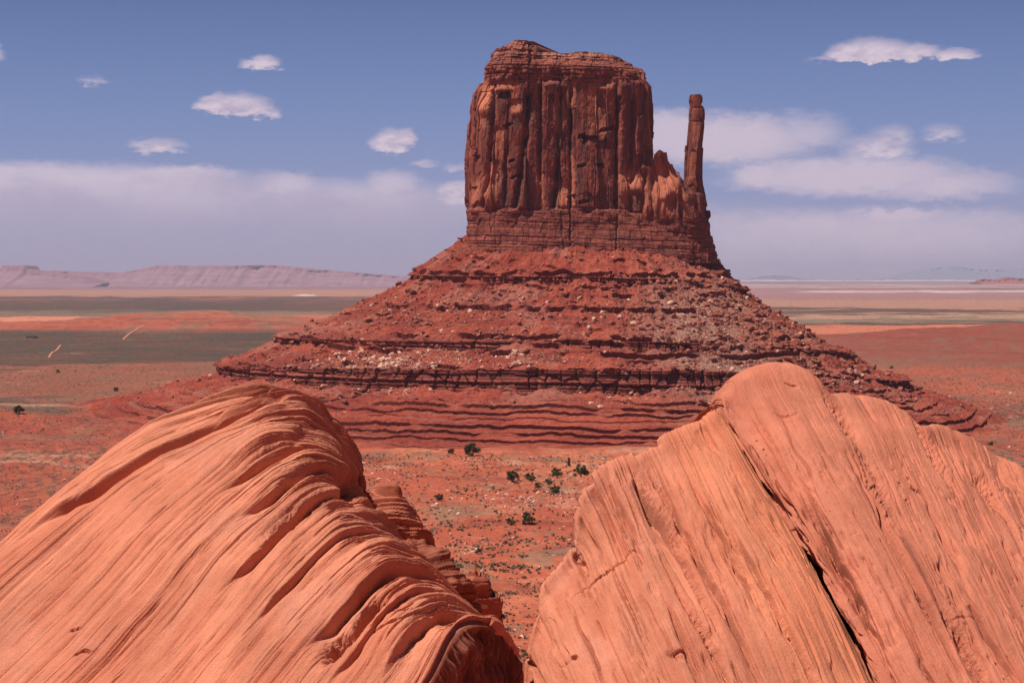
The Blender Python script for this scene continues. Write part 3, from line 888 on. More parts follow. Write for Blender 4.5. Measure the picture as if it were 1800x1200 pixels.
def build_tower():
    prof = [(72, 868, 1126), (98, 858, 1132), (115, 850, 1136), (140, 847, 1139), (152, 840, 1140), (172, 835, 1141), (210, 830, 1141), (245, 826, 1141),
            (275, 824, 1143), (330, 825, 1146), (372, 825, 1150), (400, 825, 1160), (432, 826, 1165)]
    P, S, out3 = loft_wall(prof, 46.0, BD + 2, 980, 620, p=4.2)
    px, py = to_px(P)
    # the summit: uneven skyline
    tx = [840, 858, 870, 893, 905, 938, 953, 985, 1030, 1060, 1085, 1105, 1130, 1145]
    ty = [108, 102, 92, 85, 78, 80, 97, 101, 98, 101, 106, 118, 125, 135]
    top = np.interp(px, tx, ty)
    yc_ = BD + 2
    P[..., 1] = yc_ + (P[..., 1] - yc_) * lerp(0.72, 1.0, sstep(py, 66, 120))
    t = np.clip((py - 72) / (160 - 72), 0, 1)
    newpy = np.where(py < 160, top + (160 - top) * t, py)
    P[..., 2] = -(newpy - HOR) / F * BD
    cracks = [([(868, 145), (866, 230), (862, 300), (852, 365)], 3.5, 6), ([(930, 160), (925, 230), (916, 310), (905, 372)], 5, 9),
              ([(952, 150), (950, 250), (948, 372)], 3, 4), ([(985, 165), (981, 260), (978, 330), (972, 372)], 3.5, 7), ([(1004, 140), (1003, 372)], 3, 5),
              ([(1087, 150), (1086, 250), (1083, 380)], 3.5, 6), ([(1113, 170), (1112, 250), (1106, 300)], 3, 5), ([(958, 92), (956, 140)], 3.5, 7), ([(889, 262), (887, 372)], 2.5, 4)]
    Q, col, d, px, py = cliff_detail(P, S, out3, cracks, 200, 1.0, (146, 366), [800, 834, 868, 892, 927, 953, 985, 1004, 1046, 1087, 1113, 1130, 1160],
                                    [1, 2.5, 0.5, 1.2, -3.0, -1.5, -2.2, 0.8, 0.0, 1.2, -0.6, -1.5, 0])
    for (cx, cy, rx, ry, dep) in [(1036, 246, 12, 7, 6.0), (1022, 240, 6, 5, 5.0), (886, 168, 11, 6, 5.5), (893, 220, 8, 4, 4.0), (901, 284, 6, 4, 4.0), (906, 312, 8, 4, 4.5), (1066, 228, 14, 5, 4.0), (1022, 292, 8, 4, 4.0),
                              (1054, 291, 6, 4, 4.0), (1026, 355, 9, 4, 4.0), (838, 277, 6, 4, 4.0), (925, 185, 5, 18, 6.0), (1088, 190, 4, 22, 5.0), (1005, 360, 7, 18, 4.0), (834, 332, 7, 4, 4.0), (968, 205, 5, 40, 3.0), (1110, 330, 9, 16, 2.5)]:
        wq = 3.0 * fbm2(px / 7.0, py / 5.0, 3, 0.6, int(cx)); qx = (px - cx + wq) / rx; qy = (py - cy + wq + 0.25 * (px - cx)) / ry
        ins = sstep(1.0 - np.maximum(np.abs(qx), np.abs(qy)), 0.0, 0.08) * (out3[..., 1] < 0)
        Q = Q - out3 * (ins * dep * np.clip(0.55 - 0.45 * qy, 0, 1))[..., None]
    tan_top = (1 - sstep(py, 98, 110)) * sstep(fbm2(S / 14.0, P[..., 2] / 2.0, 3, .6, 221) + 0.35 * (px > 945), -0.05, 0.3)
    col = mixc(col, np.array([0.42, 0.20, 0.14]), 0.7 * tan_top)
    # the left buttress leans back, its sunlight painted in; some patches are pale scars
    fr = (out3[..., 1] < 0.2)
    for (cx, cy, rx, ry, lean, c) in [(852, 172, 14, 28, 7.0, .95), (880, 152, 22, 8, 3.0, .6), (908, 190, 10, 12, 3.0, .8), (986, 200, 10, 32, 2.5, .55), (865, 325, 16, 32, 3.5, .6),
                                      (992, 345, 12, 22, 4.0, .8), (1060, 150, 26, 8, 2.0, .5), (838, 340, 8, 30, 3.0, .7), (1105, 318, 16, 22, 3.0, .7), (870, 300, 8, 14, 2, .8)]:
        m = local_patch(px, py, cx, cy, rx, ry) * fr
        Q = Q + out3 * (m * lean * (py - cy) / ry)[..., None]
        col = mixc(col, FRESH_SUNLIT * 1.05, m * c)
    finish_wall('cliff_tower', Q, col, S)
    return


def build_shoulder():
    prof = [(262, 1098, 1200), (300, 1090, 1218), (330, 1085, 1236), (352, 1084, 1238), (400, 1084, 1241), (440, 1084, 1246)]
    P, S, out3 = loft_wall(prof, 34.0, BD - 12, 560, 330, p=3.2)
    px, py = to_px(P)
    tx = [1080, 1100, 1112, 1124, 1130, 1142, 1147, 1150, 1160, 1171, 1174, 1182, 1186, 1196, 1204, 1228, 1236, 1250]
    ty = [330, 322, 318, 304, 296, 300, 292, 276, 270, 275, 290, 293, 302, 312, 330, 330, 322, 335]
    top = np.interp(px, tx, ty) + 3 * fbm2(px / 7.0, py * 0, 2, 0.5, 401)
    t = np.clip((py - 262) / (352 - 262), 0, 1)
    newpy = np.where(py < 352, top + (352 - top) * t, py)
    P[..., 2] = -(newpy - HOR) / F * BD
    cracks = [([(1132, 300), (1130, 390)], 3, 6), ([(1148, 300), (1146, 390)], 3, 5), ([(1196, 330), (1197, 395)], 3, 4), ([(1172, 320), (1170, 390)], 2.5, 3)]
    Q, col, d, px, py = cliff_detail(P, S, out3, cracks, 300, 0.8, (-100, 384))
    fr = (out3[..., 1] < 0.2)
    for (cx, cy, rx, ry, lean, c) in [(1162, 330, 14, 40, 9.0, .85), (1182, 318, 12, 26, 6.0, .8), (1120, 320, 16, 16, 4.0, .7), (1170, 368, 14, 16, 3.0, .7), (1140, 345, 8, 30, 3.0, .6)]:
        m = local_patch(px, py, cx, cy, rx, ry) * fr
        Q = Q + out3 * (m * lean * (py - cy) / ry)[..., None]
        col = mixc(col, FRESH_SUNLIT * 1.1, m * c)  # tilted facets painted brighter for the sun on them
    finish_wall('shoulder_wall', Q, col, S)


def build_thumb():
    prof = [(172, 1210, 1228), (175, 1208, 1230), (183, 1207, 1230), (189, 1209, 1227), (194, 1208, 1233), (205, 1207, 1234), (230, 1206, 1233), (255, 1203, 1231),
            (285, 1200, 1229), (315, 1199, 1229), (325, 1197, 1230), (338, 1195, 1233), (350, 1193, 1237), (365, 1191, 1240)]
    P, S, out3 = loft_wall(prof, 7.5, BD - 22, 260, 330, p=3.0)
    Q, col, d, px, py = cliff_detail(P, S, out3, [], 500, 0.36, (-100, 900))
    Q = Q + out3 * (-0.45 * np.exp(-((py - 190) / 2.0) ** 2) - 0.4 * np.exp(-((py - 214) / 1.5) ** 2))[..., None]
    col = mixc(col, CLIFF * 1.15, 0.4 * (py < 200))
    finish_wall('thumb_spire', Q, col, S)


def build_plinth():
    prof = [(374, 824, 1241), (384, 822, 1243), (400, 822, 1246), (418, 823, 1250), (432, 823, 1253), (450, 824, 1256)]
    P, S, out3 = loft_wall(prof, 51.0, BD - 1, 1150, 260, p=4.0)
    px, py = to_px(P)
    dip = np.interp(px, [820, 1000, 1130, 1250], [-4, 2, 6, 14]) + 6 * fbm2(px / 34.0, py * 0, 4, .6, 601) * (1 - sstep(py, 370, 400))
    P[..., 2] -= dip / F * BD
    # the front steps outward a little as it goes down
    P[..., 1] -= np.clip((py - 366) / 80, 0, 1) * 5.0 * (out3[..., 1] < -0.2)
    cracks = [([(1003, 366), (1002, 432)], 1.6, 2.4), ([(1086, 372), (1083, 440)], 1.6, 1.8)]
    Q, col, d, px, py = cliff_detail(P, S, out3, [], 600, 0.50, (2000, 300))
    front = out3[..., 1] < -0.3
    for (pts, wd, dep) in cracks:
        pts = np.array(pts, float)
        cx = np.interp(py, pts[:, 1], pts[:, 0]) + 3.5 * fbm2(py / 14.0, py * 0 + pts[0, 0], 4, .6, 611)
        Q = Q - out3 * (dep * front * np.exp(-((px - cx) / wd) ** 2))[..., None]
    finish_wall('ledge_band', Q, col, S)


build_tower(); build_shoulder(); build_thumb(); build_plinth()

# ------------------------------------------------------------------ stones
rng = np.random.default_rng(11)


def ico(sub):
    import bmesh
    bm = bmesh.new()
    bmesh.ops.create_icosphere(bm, subdivisions=sub, radius=1.0)
    v = np.array([q.co[:] for q in bm.verts]); f = np.array([[q.index for q in p.verts] for p in bm.faces])
    bm.free()
    return v, f


ICO1 = ico(1); ICO2 = ico(2); ICO3 = ico(3)


def chip(v, rg, cuts=7):
    """Turn a ball into an angular block by slicing it with random planes."""
    v = v.copy()
    for _ in range(cuts):
        n = rg.normal(size=3); n /= np.linalg.norm(n)
        h = rg.uniform(0.45, 0.8)
        d = v @ n - h
        v = v - np.where(d > 0, d, 0)[:, None] * n
    return v


def merge_rocks(name, pos, size, cols, base, mat, parent=None, kind=None, flat=(0.55, 1.0), nvar=12, seed=5):
    v0, f0 = base
    rg = np.random.default_rng(seed)
    var = [chip(v0, rg, 6) for _ in range(nvar)]
    n = len(pos); m = len(v0)
    vi = rg.integers(0, nvar, n)
    V = np.array(var)[vi]
    ang = rg.uniform(0, 6.283, n); ca, sa = np.cos(ang), np.sin(ang)
    sc = size[:, None] * np.stack([rg.uniform(0.8, 1.3, n), rg.uniform(0.8, 1.3, n), rg.uniform(flat[0], flat[1], n)], -1)
    V = V * sc[:, None, :]
    tl = rg.uniform(-0.4, 0.4, n)
    X = V[..., 0] * ca[:, None] - V[..., 1] * sa[:, None]; Yv = V[..., 0] * sa[:, None] + V[..., 1] * ca[:, None]
    Zv = V[..., 2] * np.cos(tl)[:, None] + X * np.sin(tl)[:, None]
    V = np.stack([X, Yv, Zv], -1) + pos[:, None, :]
    Fc = (f0[None] + (np.arange(n) * m)[:, None, None]).reshape(-1, 3)
    me = mesh_from(name, V.reshape(-1, 3), Fc, {'col': np.repeat(cols, m, 0)}, smooth=False)
    o = link(name, me, mat, parent)
    if kind:
        o['kind'] = kind
    return o


def build_stones():
    P, lev, th, pxs = TALUS, TLEV, TTH, TPX
    px, py = to_px(P)
    rows = np.where((lev > 1.2) & (lev < 16.5))[0]
    vis = np.where(np.sin(th) < 0.05)[0]
    sub = np.ix_(rows, vis)
    PX, PY = px[sub], py[sub]
    S = np.broadcast_to((th * 190.0)[None], px.shape)[sub]; LVv = np.broadcast_to(lev[:, None], px.shape)[sub]
    # area weight (screen) times a density of clusters
    nz = fbm2(S / 26.0, LVv * 1.5, 4, 0.55, 120)
    dens = 0.45 + 1.2 * sstep(nz, 0.0, 0.5)
    pale = np.zeros_like(dens)
    for (cx, cy, rx, ry, w, pl) in [(670, 635, 120, 18, 7.5, .9), (880, 634, 140, 16, 3.8, .8), (560, 660, 60, 22, 2.6, .7), (1180, 560, 150, 60, 1.6, .16), (1280, 590, 130, 70, 2.6, .10),
                                    (860, 560, 180, 28, 1.6, .10), (700, 545, 90, 30, 1.6, .10), (1350, 660, 120, 40, 2.0, .12), (1120, 690, 90, 25, 2.2, .5), (700, 685, 40, 10, 3, .8), (1480, 680, 130, 25, 1.5, .12), (960, 600, 200, 16, 0.6, .1)]:
        g = np.exp(-((PX - cx) / rx) ** 2 - ((PY - cy) / ry) ** 2)
        dens = dens + w * g * (0.25 + sstep(nz, -0.25, 0.4)); pale = np.maximum(pale, pl * g)
    bandrow = np.zeros(len(lev), bool)
    for k in BANDS:
        bandrow |= (lev >= k) & (lev < k + 0.9)
    dens = dens * np.where(bandrow[rows][:, None], 0.02, 1.0)
    dens = dens * np.where(LVv > 14.3, 0.6, 1.0) * np.where(LVv < 4.5, 0.45, 1.0)
    # each row stands for a slice of slope; weight by its height on screen
    h = np.abs(np.gradient(PY, axis=0)) + 0.15
    pr = (dens * h).ravel(); pr /= pr.sum()
    N = 38000
    pick = rng.choice(pr.size, N, p=pr)
    pos = P[sub].reshape(-1, 3)[pick] + rng.normal(size=(N, 3)) * np.array([0.6, 0.6, 0.0])
    pl = pale.ravel()[pick]; lv = LVv.ravel()[pick]; ppx = PX.ravel()[pick]; ppy = PY.ravel()[pick]
    size = 0.31 * (1 - rng.random(N)) ** (-0.46)
    size = np.minimum(size, 2.5) * np.where(pl > 0.5, 0.95, 1.0) * np.where(ppx > 1150, 1.05, 1.0)
    is_pale = rng.random(N) < (0.05 + pl * 0.9)
    tone = rng.uniform(0.75, 1.25, N)[:, None]
    cols = np.where(is_pale[:, None], np.array([0.60, 0.34, 0.25]), np.where((rng.random(N) < .5)[:, None], np.array([0.30, 0.095, 0.066]), np.array([0.24, 0.075, 0.055]))) * tone
    order = np.argsort(-size)
    big = order[:290]; rest = order[290:]
    o = merge_rocks('rubble', pos[rest], size[rest], cols[rest], ICO1, M_stone, kind='stuff')
    tag(o, 'small broken stones strewn over the talus slope', 'rubble')
    # the largest 290 stand alone; 6 block shapes in three tones
    protos = []
    rg = np.random.default_rng(77)
    tones = [np.array([0.52, 0.29, 0.21]), np.array([0.33, 0.105, 0.072]), np.array([0.24, 0.075, 0.055])]
    for k in range(6):
        v = chip(ICO3[0], rg, 9)
        v = v * np.array([rg.uniform(.9, 1.3), rg.uniform(.8, 1.1), rg.uniform(.6, .85)])
        v = v * (1 + 0.10 * fbm3(v[:, 0] * 1.7, v[:, 1] * 1.7, v[:, 2] * 1.7, 3, 0.5, 130 + k))[:, None]
        for c in tones:
            protos.append(mesh_from('boulder', v, ICO3[1], {'col': np.broadcast_to(c * rg.uniform(0.9, 1.1), v.shape)}, smooth=False))
            protos[-1].materials.append(M_stone)
    zone_names = [(4.9, 'just under the cliff wall'), (9.9, 'between upper and middle ledge'),
                  (12.9, 'between middle and lower ledge'), (99, 'below the lower ledge')]
    tone_names = ['pale tan', 'orange-red', 'dark red-brown']
    for q in big:
        tn = 0 if is_pale[q] else (1 if cols[q, 0] > 0.27 else 2)
        me = protos[int(rng.integers(0, 6)) * 3 + tn]
        o = bpy.data.objects.new('talus_boulder', me)
        C.objects.link(o)
        o.location = pos[q] + np.array([0, 0, size[q] * 0.25])
        s = size[q] * rng.uniform(0.95, 1.2)
        o.scale = (s, s, s)
        o.rotation_euler = (rng.uniform(-.35, .35), rng.uniform(-.35, .35), rng.uniform(0, 6.28))
        zn = next(n for lim, n in zone_names if lv[q] < lim)
        side = 'left side' if ppx[q] < 800 else ('middle' if ppx[q] < 1130 else 'right side')
        szn = 'large' if size[q] > 2.0 else 'smaller'
        tag(o, '%s %s boulder on the talus %s, %s' % (szn, tone_names[tn], zn, side), 'boulder', 'boulders fallen on the talus slope')


build_stones()

# ------------------------------------------------------------------ foreground sandstone boulders


def bed1(w, h, seed):
    """1-D layering: each bed has its own random reach; sharp lower lip."""
    t = w / h; i = np.floor(t); f = t - i
    z0 = np.zeros(i.shape, np.int64)
    r = (_hash(i.astype(np.int64), z0, z0, seed) & U32(1023)).astype(float) / 1023
    rn = (_hash(i.astype(np.int64) + 1, z0, z0, seed) & U32(1023)).astype(float) / 1023
    return r, rn, f


def steps(w, h, seed, sharp=0.18):
    r, rn, f = bed1(w, h, seed)
    return r + (rn - r) * sstep(f, 1 - sharp, 1.0)


def clefts(w, u, h, wid, seed, lu, thr):
    """Narrow grooves along the beds: one per cell of thickness h, broken up along u."""
    t = w / h; i = np.floor(t); f = t - i
    z0 = np.zeros(i.shape, np.int64)
    hh = _hash(i.astype(np.int64), z0, z0, seed)
    p = 0.25 + 0.5 * (hh & U32(1023)).astype(float) / 1023
    k = ((hh >> U32(10)) & U32(1023)).astype(float) / 1023
    on = sstep(fbm2(u / lu, i * 5.37, 3, 0.55, seed + 1) + 0.5 * (k - 0.5), thr, thr + 0.22)
    x = (f - p) * h / wid
    # steep on one side, easing out on the other
    g = np.where(x > 0, np.exp(-(x / 0.7) ** 2), np.exp(-np.abs(x / 2.2) ** 1.3))
    return g * on * (0.4 + 0.6 * k)


def strata_disp(w, u, v3, amp, seed, rough, cs=1.0, thin=0.0):
    """Displacement of a laminated surface. w: bedding coordinate (m), u: along the bed (m)."""
    warp = 0.10 * fbm2(u / 2.4, w / 1.2, 3, 0.5, seed) + 0.010 * fbm2(u / 0.5, w / 0.3, 4, 0.6, seed + 1) * rough
    ww = w + warp * (0.35 + 0.65 * rough)
    reach = 0.5 + 1.0 * sstep(fbm2(u / 0.9, w / 0.4, 3, 0.55, seed + 60), -0.3, 0.3)
    d = (steps(ww, 0.27, seed + 2, 0.06) - 0.5) * 0.14 * reach + (steps(ww, 0.105, seed + 3, 0.09) - 0.5) * 0.070 * reach + (steps(ww, 0.045, seed + 4, 0.16) - 0.5) * 0.030
    d = d * amp
    d = d - clefts(ww, u, 0.17, 0.012, seed + 20, 2.2 - 3 * np.mean(thin), -0.08 + thin) * cs * (0.052 + 0.06 * rough)
    d = d - clefts(ww + 0.013, u, 0.075, 0.008, seed + 30, 1.5 - 3 * np.mean(thin), 0.0 + thin) * cs * (0.034 + 0.03 * rough)
    d = d - clefts(ww, u, 0.040, 0.007, seed + 35, 0.8, 0.06 + thin) * cs * (0.020 + 0.02 * rough)
    d = d - clefts(ww, u, 0.62, 0.030, seed + 40, 1.6, -0.05) * (0.035 + 0.12 * rough)
    d = d + fbm2(ww / 0.08, u / 0.7, 2, 0.5, seed + 8) * (0.004 + 0.010 * rough) - 0.05 * rough + fbm3(v3[..., 0] / 0.2, v3[..., 1] / 0.2, v3[..., 2] / 0.2, 4, 0.65, seed + 50) * (0.004 + 0.006 * rough)
    d = d + fbm3(v3[..., 0] / 1.6, v3[..., 1] / 1.6, v3[..., 2] / 1.6, 3, 0.5, seed + 9) * 0.05
    return d, ww


ROCK_A = np.array([0.64, 0.230, 0.136]); ROCK_B = np.array([0.56, 0.180, 0.104]); ROCK_C = np.array([0.44, 0.115, 0.062])


def rock_colour(ww, u, v3, rough, seed):
    a = fbm2(ww / 0.35, u / 2.6, 4, 0.55, seed)
    c = mixc(np.broadcast_to(ROCK_B, v3.shape), ROCK_A, sstep(a, -0.35, 0.35))
    c = mixc(c, np.array([0.60, 0.235, 0.155]), 0.5 * sstep(fbm3(v3[..., 0] / 1.1, v3[..., 1] / 1.1, v3[..., 2] / 1.1, 4, 0.6, seed + 4), 0.05, 0.45))
    c = mixc(c, ROCK_C, np.clip(0.22 * sstep(fbm2(ww / 0.09, u / 1.4, 4, 0.6, seed + 1), 0.1, 0.5) + 0.45 * rough, 0, 0.8))
    return c


def dent(px, py, cx, cy, rx, ry, ang, dep):
    a = math.radians(ang); dx = px - cx; dy = py - cy
    near = (np.abs(dx) < 4 * rx) & (np.abs(dy) < 4 * rx)
    out = np.zeros(px.shape)
    dx = dx[near]; dy = dy[near]
    if dx.size == 0:
        return out
    k = min(ry, 10.0)
    dx = dx + k * 0.7 * fbm2(px[near] / 55.0, py[near] / 55.0, 5, 0.6, int(cx)); dy = dy + k * 0.7 * fbm2(px[near] / 55.0, py[near] / 55.0, 5, 0.6, int(cx) + 9)
    p = (dx * math.cos(a) + dy * math.sin(a)) / rx; q = (-dx * math.sin(a) + dy * math.cos(a)) / ry
    q = np.where(q > 0, q * 1.5, q * 0.75)
    out[near] = dep * np.exp(-(p * p + q * q) ** 1.3) * (1 + (0.35 if ry < 18 else 0.0) * fbm2(px[near] / 9.0, py[near] / 9.0, 3, 0.6, int(cy)))
    return out


def groove(px, py, pts, wd, dep, seed):
    """An overhung cleft along a path; deepest in its middle."""
    q = catmull(np.array(pts, float), 50, 0)
    best = np.full(px.shape, 1e9); tt = np.zeros(px.shape)
    near = (px > q[:, 0].min() - 60) & (px < q[:, 0].max() + 60) & (py > q[:, 1].min() - 60) & (py < q[:, 1].max() + 60)
    x = px[near] + 6 * fbm2(px[near] / 60.0, py[near] / 60.0, 2, 0.4, seed); y = py[near] + 6 * fbm2(px[near] / 60.0, py[near] / 60.0, 2, 0.4, seed + 5)
    b = np.full(x.shape, 1e9); sg = np.zeros(x.shape); tb = np.zeros(x.shape)
    for k, ((ax, ay), (bx, by)) in enumerate(zip(q[:-1], q[1:])):
        ex, ey = bx - ax, by - ay
        t = np.clip(((x - ax) * ex + (y - ay) * ey) / (ex * ex + ey * ey), 0, 1)
        r2 = (x - ax - t * ex) ** 2 + (y - ay - t * ey) ** 2
        c = ex * (y - ay) - ey * (x - ax)
        m = r2 < b
        b = np.where(m, r2, b); sg = np.where(m, np.sign(c), sg); tb = np.where(m, (k + t) / 49.0, tb)
    ds = np.sqrt(b) / wd
    # sharp lip above, gentle run-out below
    g = np.where(sg < 0, np.exp(-(ds / 0.45) ** 2), np.exp(-(ds / 1.7) ** 1.4))
    out = np.zeros(px.shape)
    out[near] = dep * g * np.sin(np.pi * np.clip(tb, 0.0, 1)) ** 0.7 * (1 + 0.35 * fbm2(x / 60.0, y / 60.0, 2, 0.5, seed + 8))
    return out


def loft(ctrl, nv, nu):
    ctrl = np.array([[W(*p) for p in row] for row in ctrl])
    P = catmull(catmull(ctrl, nu, 1), nv, 0)
    return P


def arclen(P, axis):
    d = np.linalg.norm(np.diff(P, axis=axis), axis=-1)
    return d


def finish_rock(name, P, col, bed, label, flip=False):
    base = P.reshape(-1, 3).mean(0)
    root = P - base
    o = grid_obj(name, root, M_strata, None, False, flip, {'col': col, 'bed': bed}, smooth=False)
    o.location = base
    tag(o, label, 'boulder')
    return o


def build_left_boulder():
    rings = [
        [(-420, 1420, 19.0), (-230, 1240, 19.6), (-10, 1050, 20.3), (130, 930, 20.9), (260, 850, 21.5), (370, 800, 22.0), (450, 790, 22.4), (515, 800, 22.7), (560, 830, 22.8), (600, 880, 22.9), (625, 960, 22.9), (640, 1150, 22.9)],
        [(-420, 1370, 18.2), (-220, 1180, 18.8), (0, 985, 19.5), (130, 866, 20.1), (260, 768, 20.7), (370, 724, 21.2), (450, 706, 21.6), (512, 716, 21.9), (556, 748, 22.1), (604, 806, 22.2), (632, 905, 22.2), (645, 1110, 22.2)],
        [(-420, 1330, 17.6), (-220, 1150, 18.2), (0, 957, 18.9), (130, 840, 19.5), (260, 745, 20.1), (370, 704, 20.6), (450, 688, 21.0), (512, 700, 21.3), (560, 738, 21.5), (612, 798, 21.6), (640, 900, 21.7), (650, 1100, 21.7)],
        [(-380, 1390, 16.9), (-170, 1150, 17.5), (50, 934, 18.3), (170, 842, 18.9), (290, 780, 19.4), (400, 735, 19.9), (480, 714, 20.3), (540, 722, 20.6), (585, 760, 20.8), (625, 815, 21.0), (650, 920, 21.1), (660, 1120, 21.1)],
        [(-280, 1430, 16.4), (-70, 1230, 17.0), (130, 1030, 17.7), (260, 890, 18.3), (370, 800, 18.9), (455, 752, 19.3), (520, 742, 19.7), (572, 762, 20.0), (612, 800, 20.2), (640, 850, 20.4), (665, 950, 20.5), (680, 1150, 20.5)],
        [(-150, 1450, 16.0), (50, 1260, 16.6), (220, 1080, 17.2), (340, 940, 17.8), (440, 850, 18.3), (510, 805, 18.8), (560, 802, 19.1), (605, 824, 19.4), (632, 858, 19.6), (652, 905, 19.8), (690, 1000, 19.9), (705, 1200, 19.9)],
        [(0, 1470, 15.6), (190, 1280, 16.2), (330, 1120, 16.8), (440, 985, 17.3), (520, 905, 17.8), (575, 868, 18.2), (620, 870, 18.5), (655, 896, 18.8), (685, 932, 19.0), (712, 985, 19.2), (745, 1080, 19.3), (760, 1250, 19.3)],
        [(150, 1490, 15.3), (310, 1310, 15.8), (430, 1160, 16.3), (530, 1040, 16.8), (600, 970, 17.3), (650, 942, 17.7), (695, 946, 18.0), (735, 970, 18.3), (765, 1003, 18.5), (790, 1052, 18.7), (810, 1140, 18.8), (820, 1280, 18.8)],
        [(300, 1500, 15.1), (430, 1330, 15.5), (530, 1200, 16.0), (610, 1095, 16.4), (670, 1030, 16.8), (715, 1002, 17.2), (760, 1006, 17.5), (800, 1032, 17.8), (830, 1062, 18.0), (850, 1105, 18.1), (865, 1180, 18.2), (870, 1320, 18.2)],
        [(430, 1510, 15.0), (540, 1350, 15.4), (620, 1230, 15.7), (690, 1140, 16.1), (740, 1085, 16.5), (780, 1062, 16.8), (820, 1060, 17.1), (856, 1080, 17.3), (882, 1115, 17.5), (898, 1160, 17.6), (908, 1230, 17.7), (912, 1350, 17.7)],
        [(520, 1520, 15.0), (620, 1380, 15.3), (690, 1270, 15.6), (745, 1180, 15.9), (782, 1112, 16.2), (812, 1088, 16.5), (845, 1086, 16.75), (875, 1104, 16.95), (896, 1138, 17.1), (908, 1182, 17.2), (917, 1245, 17.3), (920, 1360, 17.3)],
        [(524, 1524, 15.02), (623, 1385, 15.33), (692, 1276, 15.64), (747, 1187, 15.94), (783, 1119, 16.25), (812, 1095, 16.56), (845, 1093, 16.82), (875, 1111, 17.02), (896, 1145, 17.16), (908, 1189, 17.24), (917, 1250, 17.32), (920, 1364, 17.32)],
        [(540, 1560, 15.15), (640, 1440, 15.47), (706, 1335, 15.78), (754, 1245, 16.05), (788, 1180, 16.35), (815, 1158, 16.64), (848, 1156, 16.89), (877, 1170, 17.08), (898, 1200, 17.2), (911, 1235, 17.28), (919, 1290, 17.36), (922, 1390, 17.36)],
        [(560, 1640, 15.35), (665, 1560, 15.65), (725, 1480, 15.95), (768, 1410, 16.2), (800, 1370, 16.5), (826, 1350, 16.78), (852, 1345, 17.02), (879, 1350, 17.2), (901, 1370, 17.3), (914, 1395, 17.36), (922, 1430, 17.42), (925, 1490, 17.42)]]
    nv, nu = 1700, 560
    P = loft(rings, nv, nu)
    N = grid_normals(P)
    ref = P[nv // 2, nu // 2] - P[nv // 2, nu // 2] * 0
    if N[nv // 2, nu // 3, 2] < 0:
        N = -N
    px, py = to_px(P)
    cv = np.concatenate([[0], np.cumsum(np.linalg.norm(np.diff(P[:, nu // 2], axis=0), axis=-1))])
    cu = np.concatenate([[0], np.cumsum(np.linalg.norm(np.diff(P[nv // 2], axis=0), axis=-1))])
    tu = np.linspace(0, 1, nu)
    # beds crowd a little toward the left flank; coordinate runs along the ridge
    w = np.broadcast_to(cv[:, None], px.shape) + 0.02 * np.sin(np.broadcast_to(cu[None], px.shape) * 1.3)
    u = np.broadcast_to(cu[None], px.shape)
    rough = sstep(np.broadcast_to(tu[None], px.shape), 0.30, 0.56)
    rough = np.clip(rough * (0.7 + 0.8 * fbm2(w / 0.8, u / 1.5, 3, 0.5, 701)), 0, 1.1)
    amp = 0.26 + 0.85 * rough
    flank = 1 - sstep(np.broadcast_to(tu[None], px.shape), 0.22, 0.50)
    amp = amp * (1 - 0.35 * flank)
    d, ww = strata_disp(w, u, P, amp, 710, rough, 1 - 0.45 * flank, 0.13 * flank)
    # deep cleft below the top layer, hollows on the right flank
    for k, (ring, x0, x1, wd, dep) in enumerate([(3.0, 10, 500, .075, .19), (4.7, 380, 610, .06, .13), (5.35, 410, 640, .07, .16), (5.9, 370, 670, .06, .13), (6.7, 420, 700, .05, .09), (7.7, 530, 790, .075, .19), (8.4, 560, 800, .05, .08), (9.15, 670, 870, .06, .14)]):
        w0 = np.interp(ring, np.linspace(0, len(rings) - 1, nv), cv)
        x = (ww - w0 - 0.05 * fbm2(u / 0.9, w * 0 + k, 3, 0.5, 740 + k)) / wd
        g = np.where(x < 0, np.exp(-(x / 0.30) ** 2), np.exp(-np.abs(x / 1.5) ** 1.4))
        m = sstep(px, x0, x0 + 0.3 * (x1 - x0)) * (1 - sstep(px, x1 - 0.25 * (x1 - x0), x1))
        d = d - dep * g * m * (1 + 0.35 * fbm2(u / 0.7, w * 0 + k + 9, 3, 0.5, 760 + k))
    for k, (pts, wd, dep) in enumerate([([(648, 1104), (676, 1112), (706, 1103)], 2.2, .05), ([(680, 1068), (700, 1078), (722, 1074)], 2.5, .05), ([(130, 1150), (150, 1146), (165, 1149)], 2.2, .05), ([(118, 1106), (140, 1103)], 2.0, .04)]):
        d = d - groove(px, py, pts, wd, dep, 780 + 9 * k)
    for a in [(652, 1080, 36, 11, -50, 0.34), (598, 1135, 34, 12, -42, 0.26), (618, 858, 22, 14, 60, 0.28), (520, 905, 60, 12, -38, 0.10)]:
        d = d - dent(px, py, *a)
    d = d + dent(px, py, 700, 1120, 50, 40, -60, 0.12) + dent(px, py, 470, 770, 70, 22, -25, 0.10)
    # the dark end face carries vertical flutes
    tvv = np.linspace(0, len(rings) - 1, nv)[:, None]
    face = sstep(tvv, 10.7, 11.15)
    fl = -np.abs(fbm2(u / 0.13, w / 1.6, 4, 0.6, 704)) * 0.22 + 0.12 + fbm2(u / 0.45, w / 0.5, 3, 0.5, 705) * 0.14
    d = d * (1 - face) + face * (0.10 + (fl - 0.10) * sstep(tvv, 11.05, 11.6))
    Q = P + N * d[..., None]
    col = rock_colour(ww, u, P, np.clip(rough - 0.35, 0, 1), 720)
    col = mixc(col, np.array([0.24, 0.075, 0.050]), 0.8 * np.broadcast_to(face, px.shape))  # shade of the overhung end face painted into its colour
    bed = np.stack([np.broadcast_to(ww, px.shape), u, w], -1)
    finish_rock('sandstone_boulder', Q, col, bed, 'large orange whaleback boulder with curved grooved layers, at the left')


